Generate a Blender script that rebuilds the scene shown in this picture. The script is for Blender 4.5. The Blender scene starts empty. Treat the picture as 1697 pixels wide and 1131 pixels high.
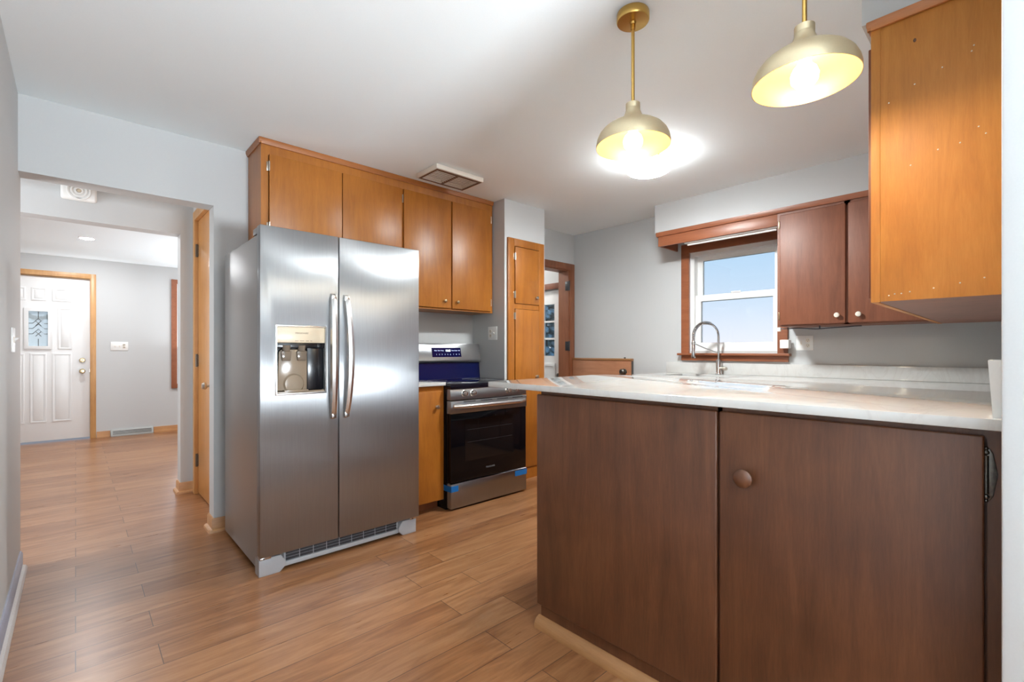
import bpy, bmesh, math, random
from mathutils import Vector, Matrix

random.seed(7)
scn = bpy.context.scene
COL = scn.collection
PI = math.pi

# ------------------------------------------------------------------ camera
YAW = math.radians(47.28)               # world +X is 47.28 deg right of the view axis
CAM_H = 1.137
cam_d = bpy.data.cameras.new('camera')
cam_d.sensor_width = 36.0
cam_d.lens = 783.0 / 1697.0 * 36.0
cam_d.shift_y = (581.6 - 565.5) / 1697.0
cam_d.clip_start = 0.02
cam_d.clip_end = 200
cam = bpy.data.objects.new('camera', cam_d)
COL.objects.link(cam)
cam.location = (0, 0, CAM_H)
cam.rotation_euler = (PI / 2, 0, YAW - PI / 2)
scn.camera = cam

# ------------------------------------------------------------------ colour management
vs = scn.view_settings
scn.display_settings.display_device = 'sRGB'
vs.view_transform = 'Standard'
vs.look = 'None'
vs.gamma = 1.0
vs.use_curve_mapping = False
vs.exposure = 1.3
try:
    scn.cycles.use_denoising = True
    scn.cycles.max_bounces = 10
    scn.cycles.diffuse_bounces = 6
    scn.cycles.glossy_bounces = 4
    scn.cycles.transparent_max_bounces = 12
    scn.cycles.sample_clamp_indirect = 25.0
    scn.cycles.caustics_reflective = False
    scn.cycles.caustics_refractive = False
except Exception:
    pass


def lin(r, g, b):
    def f(c):
        c /= 255.0
        return c / 12.92 if c <= 0.04045 else ((c + 0.055) / 1.055) ** 2.4
    return (f(r), f(g), f(b), 1.0)


# ------------------------------------------------------------------ sky
w = bpy.data.worlds.new('sky')
scn.world = w
w.use_nodes = True
nt = w.node_tree
nt.nodes.clear()
tc = nt.nodes.new('ShaderNodeTexCoord')
sp = nt.nodes.new('ShaderNodeSeparateXYZ')
rp = nt.nodes.new('ShaderNodeValToRGB')
bg = nt.nodes.new('ShaderNodeBackground')
wo = nt.nodes.new('ShaderNodeOutputWorld')
el = rp.color_ramp.elements
el[0].position, el[0].color = 0.0, lin(240, 243, 252)
el[1].position, el[1].color = 1.0, lin(120, 172, 228)
for p_, c_ in ((0.045, lin(226, 236, 251)), (0.10, lin(205, 226, 247)), (0.19, lin(180, 214, 243)), (0.4, lin(150, 195, 236))):
    e = el.new(p_)
    e.color = c_
nt.links.new(tc.outputs['Generated'], sp.inputs[0])
nt.links.new(sp.outputs['Z'], rp.inputs[0])
nt.links.new(rp.outputs[0], bg.inputs['Color'])
nt.links.new(bg.outputs[0], wo.inputs['Surface'])
bg.inputs['Strength'].default_value = 0.44

# ------------------------------------------------------------------ lamps, daylight and added fill
P_FLUSH = 135.0        # radiance of the flush ceiling lamp's glass
P_BULB = 72.0        # radiance of the pendant bulbs
P_DOWN = 200.0
P_DINING = 138.0
P_LIVING = 30.0


def area(name, loc, rot, sx, sy, power, col):
    d = bpy.data.lights.new(name, 'AREA')
    d.shape = 'RECTANGLE'
    d.size, d.size_y = sx, sy
    d.energy = power
    d.color = col
    o = bpy.data.objects.new(name, d)
    COL.objects.link(o)
    o.location = loc
    o.rotation_euler = rot
    return o


# added unseen up-light behind the camera; daylight of the living-room front window
area('dining_added_uplight', (0.90, -2.22, 0.75), (PI / 2 + 1.2, 0, 0), 0.6, 0.8, P_DINING, (0.84, 0.93, 1.0))
area('living_window_daylight', (1.95, 8.12, 1.10), (-PI / 2 - 0.9, 0, 0), 1.7, 1.4, P_LIVING, (0.88, 0.94, 1.0))

area('hall_added_fill', (-1.17, 4.08, 1.35), (PI / 2, 0, -PI / 2), 0.6, 1.1, 9.0, (0.92, 0.96, 1.0))  # added fill from the hall's unseen left end, onto the closet door

# ------------------------------------------------------------------ materials


def base(name):
    m = bpy.data.materials.new(name)
    m.use_nodes = True
    return m, m.node_tree, m.node_tree.nodes['Principled BSDF']


def N(t, typ, **kw):
    n = t.nodes.new(typ)
    for k, v in kw.items():
        if k.startswith('i_'):
            n.inputs[k[2:].replace('_', ' ')].default_value = v
        else:
            setattr(n, k, v)
    return n


def ramp(t, fac, stops):
    r = t.nodes.new('ShaderNodeValToRGB')
    e = r.color_ramp.elements
    e[0].position, e[0].color = stops[0]
    e[1].position, e[1].color = stops[-1]
    for p, c in stops[1:-1]:
        x = e.new(p)
        x.color = c
    t.links.new(fac, r.inputs[0])
    return r


def obj_coord(t, scale):
    c = t.nodes.new('ShaderNodeTexCoord')
    mp = t.nodes.new('ShaderNodeMapping')
    mp.inputs['Scale'].default_value = scale
    t.links.new(c.outputs['Object'], mp.inputs[0])
    return mp.outputs[0]


def plain(name, col, rough=0.5, metal=0.0, bump=0.0, bscale=200, spec=None, var=0.03):
    m, t, p = base(name)
    v = obj_coord(t, (1, 1, 1))
    n = N(t, 'ShaderNodeTexNoise', i_Scale=bscale, i_Detail=3.0)
    t.links.new(v, n.inputs['Vector'])
    c1 = tuple(max(0, c * (1 - var)) for c in col[:3]) + (1,)
    c2 = tuple(min(1, c * (1 + var)) for c in col[:3]) + (1,)
    r = ramp(t, n.outputs[0], [(0.3, c1), (0.7, c2)])
    t.links.new(r.outputs[0], p.inputs['Base Color'])
    p.inputs['Roughness'].default_value = rough
    p.inputs['Metallic'].default_value = metal
    if spec is not None:
        p.inputs['Specular IOR Level'].default_value = spec
    if bump:
        b = N(t, 'ShaderNodeBump', i_Strength=bump, i_Distance=0.002)
        t.links.new(n.outputs[0], b.inputs['Height'])
        t.links.new(b.outputs[0], p.inputs['Normal'])
    return m


def wood(name, dark, mid, light, rough=0.40, axis='Z', coat=0.2, grain=1.0):
    m, t, p = base(name)
    s = {'Z': (9, 9, 0.9), 'X': (0.9, 9, 9), 'Y': (9, 0.9, 9)}[axis]
    v = obj_coord(t, s)
    n1 = N(t, 'ShaderNodeTexNoise', i_Scale=1.6, i_Detail=5.0, i_Roughness=0.6, i_Distortion=1.4)
    t.links.new(v, n1.inputs['Vector'])
    v2 = obj_coord(t, tuple(k * 9 for k in s))
    n2 = N(t, 'ShaderNodeTexNoise', i_Scale=2.0, i_Detail=3.0, i_Roughness=0.7)
    t.links.new(v2, n2.inputs['Vector'])
    v3 = obj_coord(t, (1, 1, 1))
    n3 = N(t, 'ShaderNodeTexNoise', i_Scale=3.2, i_Detail=2.0)
    t.links.new(v3, n3.inputs['Vector'])
    a = N(t, 'ShaderNodeMath', operation='MULTIPLY_ADD')
    a.inputs[1].default_value = 0.30 * grain
    t.links.new(n2.outputs[0], a.inputs[0])
    b = N(t, 'ShaderNodeMath', operation='MULTIPLY_ADD')
    b.inputs[1].default_value = 0.55
    b.inputs[2].default_value = 0.075 + 0.15 * (1 - grain)
    t.links.new(n1.outputs[0], b.inputs[0])
    t.links.new(b.outputs[0], a.inputs[2])
    c = N(t, 'ShaderNodeMath', operation='MULTIPLY_ADD')
    c.inputs[1].default_value = 0.45
    c.inputs[2].default_value = -0.22
    t.links.new(n3.outputs[0], c.inputs[0])
    d = N(t, 'ShaderNodeMath', operation='ADD')
    t.links.new(a.outputs[0], d.inputs[0])
    t.links.new(c.outputs[0], d.inputs[1])
    r = ramp(t, d.outputs[0], [(0.28, dark), (0.5, mid), (0.74, light)])
    t.links.new(r.outputs[0], p.inputs['Base Color'])
    p.inputs['Roughness'].default_value = rough
    p.inputs['Coat Weight'].default_value = coat
    p.inputs['Coat Roughness'].default_value = 0.34
    bp = N(t, 'ShaderNodeBump', i_Strength=0.08, i_Distance=0.001)
    t.links.new(n2.outputs[0], bp.inputs['Height'])
    t.links.new(bp.outputs[0], p.inputs['Normal'])
    return m


def steel(name, col, rough=0.3, aniso=0.75, wav=0.0):
    m, t, p = base(name)
    v = obj_coord(t, (60, 60, 1.2))
    n = N(t, 'ShaderNodeTexNoise', i_Scale=6.0, i_Detail=2.0)
    t.links.new(v, n.inputs['Vector'])
    r = ramp(t, n.outputs[0], [(0.3, tuple(c * 0.93 for c in col[:3]) + (1,)), (0.7, col)])
    t.links.new(r.outputs[0], p.inputs['Base Color'])
    p.inputs['Metallic'].default_value = 1.0
    p.inputs['Roughness'].default_value = rough
    p.inputs['Anisotropic'].default_value = aniso
    p.inputs['Anisotropic Rotation'].default_value = 0.0
    tg = N(t, 'ShaderNodeTangent', direction_type='RADIAL', axis='Z')
    t.links.new(tg.outputs[0], p.inputs['Tangent'])
    if wav:
        v2 = obj_coord(t, (1.1, 1.1, 2.6))
        n2 = N(t, 'ShaderNodeTexNoise', i_Scale=2.2, i_Detail=1.0)
        t.links.new(v2, n2.inputs['Vector'])
        b = N(t, 'ShaderNodeBump', i_Strength=wav, i_Distance=0.02)
        t.links.new(n2.outputs[0], b.inputs['Height'])
        t.links.new(b.outputs[0], p.inputs['Normal'])
    return m


def glow(name, col, strength):
    m = bpy.data.materials.new(name)
    m.use_nodes = True
    t = m.node_tree
    t.nodes.clear()
    e = N(t, 'ShaderNodeEmission')
    e.inputs['Color'].default_value = col
    e.inputs['Strength'].default_value = strength
    o = N(t, 'ShaderNodeOutputMaterial')
    t.links.new(e.outputs[0], o.inputs[0])
    return m


def pane(name, tint=(1, 1, 1, 1), gloss_rough=0.0):
    m = bpy.data.materials.new(name)
    m.use_nodes = True
    t = m.node_tree
    t.nodes.clear()
    tr = N(t, 'ShaderNodeBsdfTransparent')
    tr.inputs[0].default_value = tint
    gl = N(t, 'ShaderNodeBsdfGlossy')
    gl.inputs['Roughness'].default_value = gloss_rough
    fr = N(t, 'ShaderNodeFresnel')
    fr.inputs['IOR'].default_value = 1.3
    mx = N(t, 'ShaderNodeMixShader')
    t.links.new(fr.outputs[0], mx.inputs[0])
    t.links.new(tr.outputs[0], mx.inputs[1])
    t.links.new(gl.outputs[0], mx.inputs[2])
    o = N(t, 'ShaderNodeOutputMaterial')
    t.links.new(mx.outputs[0], o.inputs[0])
    return m


def floor_mat():
    m, t, p = base('oak_plank_floor')
    c = N(t, 'ShaderNodeTexCoord')
    mp = N(t, 'ShaderNodeMapping')
    mp.inputs['Location'].default_value = (-0.235, -0.049 + 0.159 * 40, 0)
    t.links.new(c.outputs['Object'], mp.inputs[0])
    br = N(t, 'ShaderNodeTexBrick', offset=0.193, offset_frequency=2)
    br.inputs['Color1'].default_value = (0, 0, 0, 1)
    br.inputs['Color2'].default_value = (1, 1, 1, 1)
    br.inputs['Mortar'].default_value = (0.5, 0.5, 0.5, 1)
    br.inputs['Scale'].default_value = 1.0
    br.inputs['Mortar Size'].default_value = 0.0015
    br.inputs['Mortar Smooth'].default_value = 0.1
    br.inputs['Bias'].default_value = 0.0
    br.inputs['Brick Width'].default_value = 1.22
    br.inputs['Row Height'].default_value = 0.159
    t.links.new(mp.outputs[0], br.inputs['Vector'])
    # per-plank offset of the grain
    ad = N(t, 'ShaderNodeVectorMath', operation='MULTIPLY_ADD')
    ad.inputs[1].default_value = (7.3, 3.1, 5.7)
    t.links.new(br.outputs['Color'], ad.inputs[0])
    t.links.new(c.outputs['Object'], ad.inputs[2])
    mg = N(t, 'ShaderNodeMapping')
    mg.inputs['Scale'].default_value = (1.1, 9.0, 1)
    t.links.new(ad.outputs[0], mg.inputs[0])
    n1 = N(t, 'ShaderNodeTexNoise', i_Scale=2.4, i_Detail=6.0, i_Roughness=0.62, i_Distortion=0.8)
    t.links.new(mg.outputs[0], n1.inputs['Vector'])
    mf = N(t, 'ShaderNodeMapping')
    mf.inputs['Scale'].default_value = (4.0, 45.0, 1)
    t.links.new(ad.outputs[0], mf.inputs[0])
    n2 = N(t, 'ShaderNodeTexNoise', i_Scale=2.0, i_Detail=4.0, i_Roughness=0.5)
    t.links.new(mf.outputs[0], n2.inputs['Vector'])
    s1 = N(t, 'ShaderNodeMath', operation='MULTIPLY_ADD')
    s1.inputs[1].default_value = 0.74
    s1.inputs[2].default_value = -0.03
    t.links.new(n1.outputs[0], s1.inputs[0])
    s2 = N(t, 'ShaderNodeMath', operation='MULTIPLY_ADD')
    s2.inputs[1].default_value = 0.18
    t.links.new(n2.outputs[0], s2.inputs[0])
    t.links.new(s1.outputs[0], s2.inputs[2])
    sb = N(t, 'ShaderNodeSeparateColor')
    t.links.new(br.outputs['Color'], sb.inputs[0])
    s3 = N(t, 'ShaderNodeMath', operation='MULTIPLY_ADD')
    s3.inputs[1].default_value = 0.16
    t.links.new(sb.outputs[0], s3.inputs[0])
    t.links.new(s2.outputs[0], s3.inputs[2])
    r = ramp(t, s3.outputs[0], [(0.22, lin(98, 60, 35)), (0.42, lin(134, 88, 54)), (0.56, lin(154, 107, 70)), (0.78, lin(174, 130, 92))])
    mx = N(t, 'ShaderNodeMix', data_type='RGBA')
    t.links.new(br.outputs['Fac'], mx.inputs['Factor'])
    t.links.new(r.outputs[0], mx.inputs['A'])
    mx.inputs['B'].default_value = lin(84, 56, 40)
    t.links.new(mx.outputs['Result'], p.inputs['Base Color'])
    rr = N(t, 'ShaderNodeMapRange')
    rr.inputs['To Min'].default_value = 0.24
    rr.inputs['To Max'].default_value = 0.36
    t.links.new(n2.outputs[0], rr.inputs['Value'])
    t.links.new(rr.outputs[0], p.inputs['Roughness'])
    iv = N(t, 'ShaderNodeMath', operation='MULTIPLY_ADD')
    iv.inputs[1].default_value = -2.0
    t.links.new(br.outputs['Fac'], iv.inputs[0])
    t.links.new(n2.outputs[0], iv.inputs[2])
    b = N(t, 'ShaderNodeBump', i_Strength=0.05, i_Distance=0.0012)
    t.links.new(iv.outputs[0], b.inputs['Height'])
    t.links.new(b.outputs[0], p.inputs['Normal'])
    return m


def quartz_mat():
    m, t, p = base('white_quartz')
    v = obj_coord(t, (1, 2.4, 1))
    n = N(t, 'ShaderNodeTexNoise', i_Scale=2.2, i_Detail=8.0, i_Roughness=0.6, i_Distortion=1.2)
    t.links.new(v, n.inputs['Vector'])
    r = ramp(t, n.outputs[0], [(0.36, lin(204, 203, 200)), (0.47, lin(207, 206, 203)), (0.5, lin(201, 199, 196)), (0.53, lin(207, 206, 203)), (0.7, lin(210, 210, 208))])
    t.links.new(r.outputs[0], p.inputs['Base Color'])
    p.inputs['Roughness'].default_value = 0.07
    p.inputs['Coat Weight'].default_value = 0.4
    p.inputs['Coat Roughness'].default_value = 0.03
    return m


M = {}
M['wall'] = plain('grey_wall_paint', lin(195, 196, 196), 0.62, bump=0.06, bscale=260, var=0.012)
M['ceiling'] = plain('white_ceiling_paint', lin(240, 246, 248), 0.8, bump=0.04, bscale=180, var=0.01)
M['white'] = plain('white_gloss_paint', lin(232, 232, 231), 0.32, var=0.01)
M['plastic'] = plain('white_plastic', lin(232, 231, 228), 0.35, var=0.01)
M['floor'] = floor_mat()
M['orange'] = wood('honey_maple', lin(138, 79, 22), lin(160, 96, 29), lin(177, 110, 38))
M['red'] = wood('red_brown_maple', lin(104, 58, 38), lin(124, 72, 48), lin(138, 84, 58), rough=0.5, coat=0.1)
M['redx'] = wood('red_brown_maple_board', lin(124, 70, 44), lin(146, 86, 56), lin(160, 98, 66), axis='Y')
M['orangex'] = wood('honey_maple_rail', lin(134, 75, 25), lin(155, 90, 33), lin(170, 102, 43), axis='X')
M['orangey'] = wood('honey_maple_crown', lin(158, 92, 44), lin(180, 112, 60), lin(196, 128, 74), axis='Y')
M['halfdoor'] = wood('light_brown_door', lin(146, 96, 68), lin(170, 116, 84), lin(184, 130, 98), axis='Y')
M['dark'] = wood('dark_walnut_stain', lin(66, 37, 22), lin(92, 55, 34), lin(114, 72, 46), rough=0.38)
M['panel'] = wood('pale_maple_panel', lin(164, 102, 40), lin(188, 122, 50), lin(206, 140, 64), rough=0.55, coat=0.0, grain=0.8)  # paler, yellower maple than the honey cabinets
M['tan'] = wood('tan_oak_trim', lin(176, 124, 72), lin(198, 148, 92), lin(212, 164, 108))
M['tanx'] = wood('tan_oak_shoe', lin(170, 120, 76), lin(192, 142, 96), lin(208, 160, 112), axis='X')
M['tany'] = wood('tan_oak_shoe_long', lin(134, 92, 54), lin(156, 110, 68), lin(172, 126, 82), axis='Y')
M['closet'] = wood('birch_door', lin(196, 136, 76), lin(214, 154, 92), lin(226, 168, 106), rough=0.26)
M['trim_brown'] = wood('brown_door_trim', lin(108, 62, 38), lin(134, 80, 50), lin(150, 94, 62))
M['base_grey'] = plain('grey_baseboard', lin(150, 152, 168), 0.45, var=0.06)
M['shoe_grey'] = plain('worn_grey_shoe', lin(186, 178, 174), 0.5, var=0.08)
M['quartz'] = quartz_mat()
M['steel'] = steel('brushed_steel', lin(168, 169, 171), 0.38, 1.0, wav=0.008)
M['steel_side'] = plain('grey_steel_paint', lin(168, 168, 168), 0.30, metal=0.75, bump=0.25, bscale=420, var=0.03)
M['steel_h'] = steel('steel_handle', lin(214, 212, 210), 0.26, 0.3)
M['chrome'] = plain('chrome', lin(222, 222, 222), 0.12, metal=1.0, var=0.01)
M['nickel'] = plain('satin_nickel', lin(206, 198, 186), 0.28, metal=1.0, var=0.02)
M['pewter'] = plain('dark_pewter', lin(112, 110, 106), 0.38, metal=1.0, bump=0.3, bscale=140, var=0.2)
M['brassknob'] = plain('antique_brass', lin(206, 186, 150), 0.25, metal=1.0, var=0.04)
M['gold'] = plain('champagne_gold', lin(214, 198, 164), 0.42, metal=0.7, var=0.02)
M['goldlining'] = plain('gold_lining', lin(172, 120, 56), 0.45, metal=0.0, var=0.01)
M['goldrod'] = plain('brushed_brass', lin(204, 166, 94), 0.26, metal=1.0, var=0.03)
M['black'] = plain('black_enamel', lin(16, 17, 22), 0.22, var=0.05)
M['blackglass'] = plain('black_glass', lin(10, 10, 14), 0.06, spec=0.22, var=0.02)
M['ovenwin'] = plain('oven_window_glass', lin(20, 17, 18), 0.05, spec=0.3, var=0.02)
M['cooktop'] = plain('cooktop_glass', lin(14, 16, 28), 0.07, var=0.05)
M['navy'] = plain('navy_enamel', lin(14, 20, 70), 0.16, var=0.1)
M['display'] = plain('display_glass', lin(14, 14, 62), 0.08, var=0.03)
M['legend'] = glow('lit_legend', lin(190, 205, 255), 0.8)
M['clock'] = glow('lit_clock_digits', lin(225, 235, 255), 1.6)
M['darkgap'] = plain('dark_gap', lin(22, 20, 20), 0.8, var=0.1)
M['greyplastic'] = plain('grey_plastic', lin(158, 158, 160), 0.4, var=0.02)
M['slotplastic'] = plain('charcoal_plastic', lin(44, 44, 48), 0.4, var=0.05)
M['beige'] = plain('beige_dispenser_plastic', lin(206, 190, 166), 0.3, var=0.01)
M['paddle'] = plain('smoked_paddle_plastic', lin(112, 100, 88), 0.12, var=0.02)
M['taupe'] = plain('taupe_moulded_plastic', lin(140, 124, 106), 0.16, var=0.03)
M['print'] = plain('grey_print', lin(120, 108, 94), 0.5, var=0.01)
M['lightprint'] = plain('pale_print', lin(120, 120, 124), 0.4, var=0.01)
M['bluetape'] = plain('blue_tape', lin(10, 104, 176), 0.5, var=0.06)
M['ventbrown'] = plain('dusty_brown_plastic', lin(112, 80, 58), 0.6, var=0.12)
M['ventwhite'] = plain('cream_vent_plastic', lin(226, 218, 206), 0.45, var=0.02)
M['register'] = plain('grey_register_enamel', lin(166, 166, 162), 0.4, var=0.03)
M['bulb'] = glow('pendant_bulb_glow', (1.0, 0.90, 0.64, 1), P_BULB)
M['flush'] = glow('flush_glass_glow', (0.93, 0.99, 1.0, 1), P_FLUSH)
M['flushdim'] = glow('flush_collar_glow', (0.95, 0.99, 1.0, 1), 14.0)
M['landing'] = glow('landing_added_glow', (1.0, 0.97, 0.92, 1), 60.0)  # glow of the lamp added on the landing
M['down'] = glow('downlight_glow', (0.96, 0.98, 1.0, 1), P_DOWN)
M['pane'] = pane('window_pane')
M['cable'] = plain('grey_cable', lin(70, 72, 82), 0.5, var=0.05)
M['grass'] = plain('lawn', lin(96, 112, 70), 0.9, bscale=30, var=0.3)
M['wreath'] = plain('dark_wreath_greens', lin(58, 62, 66), 0.8, bscale=90, var=0.4)
M['bark'] = plain('bark', lin(96, 84, 78), 0.9, bscale=60, var=0.2)
M['leaf'] = plain('spruce_needles', lin(168, 184, 188), 0.8, bscale=40, var=0.35)
M['outwall'] = plain('concrete_block', lin(150, 160, 160), 0.9, bscale=20, var=0.2)
M['sinksteel'] = plain('sink_steel', lin(170, 170, 172), 0.3, metal=1.0, var=0.03)


def leaded_mat():
    m = bpy.data.materials.new('frosted_leaded_glass')
    m.use_nodes = True
    t = m.node_tree
    p = t.nodes['Principled BSDF']
    p.inputs['Base Color'].default_value = lin(222, 232, 236)
    p.inputs['Roughness'].default_value = 0.2
    tr = N(t, 'ShaderNodeBsdfTransparent')
    tr.inputs[0].default_value = lin(236, 244, 246)
    mx = N(t, 'ShaderNodeMixShader')
    mx.inputs[0].default_value = 0.62
    t.links.new(p.outputs[0], mx.inputs[1])
    t.links.new(tr.outputs[0], mx.inputs[2])
    t.links.new(mx.outputs[0], t.nodes['Material Output'].inputs[0])
    return m


M['leaded'] = leaded_mat()


# ------------------------------------------------------------------ mesh building
class MB:
    """Collects shapes in world coordinates and links them as ONE mesh object."""

    def __init__(s):
        s.bm = bmesh.new()

    def _bev(s, verts, off, seg=2):
        es = list({e for v in verts for e in v.link_edges})
        bmesh.ops.bevel(s.bm, geom=es, offset=off, segments=seg, affect='EDGES', profile=0.5, clamp_overlap=True)

    def box(s, x0, x1, y0, y1, z0, z1, bev=0.0, seg=2):
        r = bmesh.ops.create_cube(s.bm, size=1.0)
        vs_ = r['verts']
        for v in vs_:
            v.co = Vector(((x0 + x1) / 2 + v.co.x * (x1 - x0), (y0 + y1) / 2 + v.co.y * (y1 - y0), (z0 + z1) / 2 + v.co.z * (z1 - z0)))
        if bev:
            s._bev(vs_, bev, seg)
        return s

    def cyl(s, p0, p1, r0, r1=None, n=24, cap=True):
        p0, p1 = Vector(p0), Vector(p1)
        r1 = r0 if r1 is None else r1
        d = p1 - p0
        q = d.to_track_quat('Z', 'Y').to_matrix().to_4x4()
        mat = Matrix.Translation((p0 + p1) / 2) @ q
        bmesh.ops.create_cone(s.bm, cap_ends=cap, cap_tris=False, segments=n, radius1=r0, radius2=r1, depth=d.length, matrix=mat)
        return s

    def tube(s, pts, r, n=10, caps=True):
        pts = [Vector(p) for p in pts]
        rs = r if isinstance(r, (list, tuple)) else [r] * len(pts)
        rings = []
        up = None
        for i, p in enumerate(pts):
            d = (pts[min(i + 1, len(pts) - 1)] - pts[max(i - 1, 0)]).normalized()
            if up is None:
                up = Vector((0, 0, 1)) if abs(d.z) < 0.9 else Vector((1, 0, 0))
            a = d.cross(up).normalized()
            b = a.cross(d).normalized()
            up = b
            rings.append([s.bm.verts.new(p + (a * math.cos(2 * PI * k / n) + b * math.sin(2 * PI * k / n)) * rs[i]) for k in range(n)])
        for i in range(len(rings) - 1):
            for k in range(n):
                s.bm.faces.new((rings[i][k], rings[i][(k + 1) % n], rings[i + 1][(k + 1) % n], rings[i + 1][k]))
        if caps:
            s.bm.faces.new(rings[0][::-1])
            s.bm.faces.new(rings[-1])
        return s

    def lathe(s, prof, c, axis='Z', n=40, close=False):
        """prof: (r, h) pairs; turned about an axis through c."""
        c = Vector(c)
        ax = {'X': (Vector((0, 1, 0)), Vector((0, 0, 1)), Vector((1, 0, 0))),
              'Y': (Vector((0, 0, 1)), Vector((1, 0, 0)), Vector((0, 1, 0))),
              'Z': (Vector((1, 0, 0)), Vector((0, 1, 0)), Vector((0, 0, 1)))}[axis]
        rings = []
        for r, h in prof:
            if r < 1e-6:
                rings.append([s.bm.verts.new(c + ax[2] * h)])
            else:
                rings.append([s.bm.verts.new(c + ax[2] * h + (ax[0] * math.cos(2 * PI * k / n) + ax[1] * math.sin(2 * PI * k / n)) * r) for k in range(n)])
        for i in range(len(rings) - 1):
            A, B_ = rings[i], rings[i + 1]
            for k in range(n):
                k2 = (k + 1) % n
                if len(A) == 1 and len(B_) == 1:
                    continue
                if len(A) == 1:
                    s.bm.faces.new((A[0], B_[k], B_[k2]))
                elif len(B_) == 1:
                    s.bm.faces.new((A[k], A[k2], B_[0]))
                else:
                    s.bm.faces.new((A[k], A[k2], B_[k2], B_[k]))
        return s

    def prism(s, poly, plane, d0, d1, bev=0.0):
        """poly: 2-D outline in 'XY' (extruded along Z), 'XZ' (along Y) or 'YZ' (along X)."""
        def P(a, b, d):
            return {'XY': (a, b, d), 'XZ': (a, d, b), 'YZ': (d, a, b)}[plane]
        lo = [s.bm.verts.new(P(a, b, d0)) for a, b in poly]
        hi = [s.bm.verts.new(P(a, b, d1)) for a, b in poly]
        n = len(poly)
        s.bm.faces.new(lo)
        s.bm.faces.new(hi[::-1])
        for k in range(n):
            s.bm.faces.new((lo[k], hi[k], hi[(k + 1) % n], lo[(k + 1) % n]))
        if bev:
            s._bev(lo + hi, bev)
        return s

    def holed(s, plane, o, i, d0, d1, bev=0.0):
        """A slab in 'XZ' (thick along Y) or 'YZ' (thick along X) or 'XY': o = outer (a0,a1,b0,b1), i = hole."""
        def P(a, b, d):
            return {'XY': (a, b, d), 'XZ': (a, d, b), 'YZ': (d, a, b)}[plane]

        def ring(q, d):
            return [s.bm.verts.new(P(*t, d)) for t in ((q[0], q[2]), (q[1], q[2]), (q[1], q[3]), (q[0], q[3]))]
        O0, O1, I0, I1 = ring(o, d0), ring(o, d1), ring(i, d0), ring(i, d1)
        for k in range(4):
            j = (k + 1) % 4
            s.bm.faces.new((O0[k], O0[j], I0[j], I0[k]))
            s.bm.faces.new((O1[k], I1[k], I1[j], O1[j]))
            s.bm.faces.new((O0[k], O1[k], O1[j], O0[j]))
            s.bm.faces.new((I0[k], I0[j], I1[j], I1[k]))
        if bev:
            es = []
            for R in (O0, O1):
                for k in range(4):
                    e = s.bm.edges.get((R[k], R[(k + 1) % 4]))
                    if e:
                        es.append(e)
            for k in range(4):
                e = s.bm.edges.get((O0[k], O1[k]))
                if e:
                    es.append(e)
            bmesh.ops.bevel(s.bm, geom=es, offset=bev, segments=2, affect='EDGES', profile=0.5)
        return s

    def ball(s, c, r, n=20, sz=(1, 1, 1)):
        mat = Matrix.Translation(c) @ Matrix.Diagonal((sz[0], sz[1], sz[2], 1))
        bmesh.ops.create_uvsphere(s.bm, u_segments=n, v_segments=max(8, n // 2), radius=r, matrix=mat)
        return s

    def build(s, name, mat, parent=None, loc=None):
        bm = s.bm
        bmesh.ops.recalc_face_normals(bm, faces=bm.faces)
        for e in bm.edges:
            if len(e.link_faces) == 2:
                e.smooth = e.calc_face_angle(0) < 0.62
            else:
                e.smooth = False
        for f in bm.faces:
            f.smooth = True
        if parent is not None:
            org = wloc(parent)
        elif loc is not None:
            org = Vector(loc)
        else:
            xs = [v.co for v in bm.verts]
            org = Vector(((min(v.x for v in xs) + max(v.x for v in xs)) / 2, (min(v.y for v in xs) + max(v.y for v in xs)) / 2, min(v.z for v in xs)))
        bmesh.ops.translate(bm, verts=bm.verts, vec=-org)
        me = bpy.data.meshes.new(name)
        bm.to_mesh(me)
        bm.free()
        me.materials.append(M[mat] if isinstance(mat, str) else mat)
        o = bpy.data.objects.new(name, me)
        COL.objects.link(o)
        if parent is not None:
            o.parent = parent
        else:
            o.location = org
        return o


def wloc(o):
    v = Vector(o.location)
    while o.parent:
        o = o.parent
        v += Vector(o.location)
    return v


def thing(name, label, cat, loc, group=None):
    o = bpy.data.objects.new(name, None)
    o.empty_display_size = 0.1
    COL.objects.link(o)
    o.location = loc
    return tag(o, label, cat, group)


def tag(o, label, cat, group=None):
    o['label'] = label
    o['category'] = cat
    if group:
        o['group'] = group
    return o


def struct(o):
    o['kind'] = 'structure'
    return o


def text(name, body, size, loc, rot, mat, parent, ext=0.0004, align='CENTER', sx=1.0):
    cu = bpy.data.curves.new(name, 'FONT')
    cu.body = body
    cu.size = size
    cu.extrude = ext
    cu.align_x = align
    cu.align_y = 'CENTER'
    tmp = bpy.data.objects.new(name + '_curve', cu)
    COL.objects.link(tmp)
    bpy.context.view_layer.update()
    me = bpy.data.meshes.new_from_object(tmp.evaluated_get(bpy.context.evaluated_depsgraph_get()))
    bpy.data.objects.remove(tmp)
    me.transform(Matrix.Translation(Vector(loc) - wloc(parent)) @ rot.to_4x4() @ Matrix.Diagonal((sx, 1, 1, 1)))
    me.name = name
    me.materials.clear()
    me.materials.append(M[mat])
    o = bpy.data.objects.new(name, me)
    COL.objects.link(o)
    o.parent = parent
    return o


ROT_Y = Matrix.Rotation(PI / 2, 3, 'X')          # lettering that faces -Y

# =================================================================== SETTING
CEIL = 2.44
WY = 3.45        # kitchen back wall face
WX = 4.14        # window wall face
LX = -0.215      # left wall face
RY = -0.06       # right wall face of the kitchen


def S(name, mat, mb):
    return struct(mb.build(name, mat))


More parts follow.
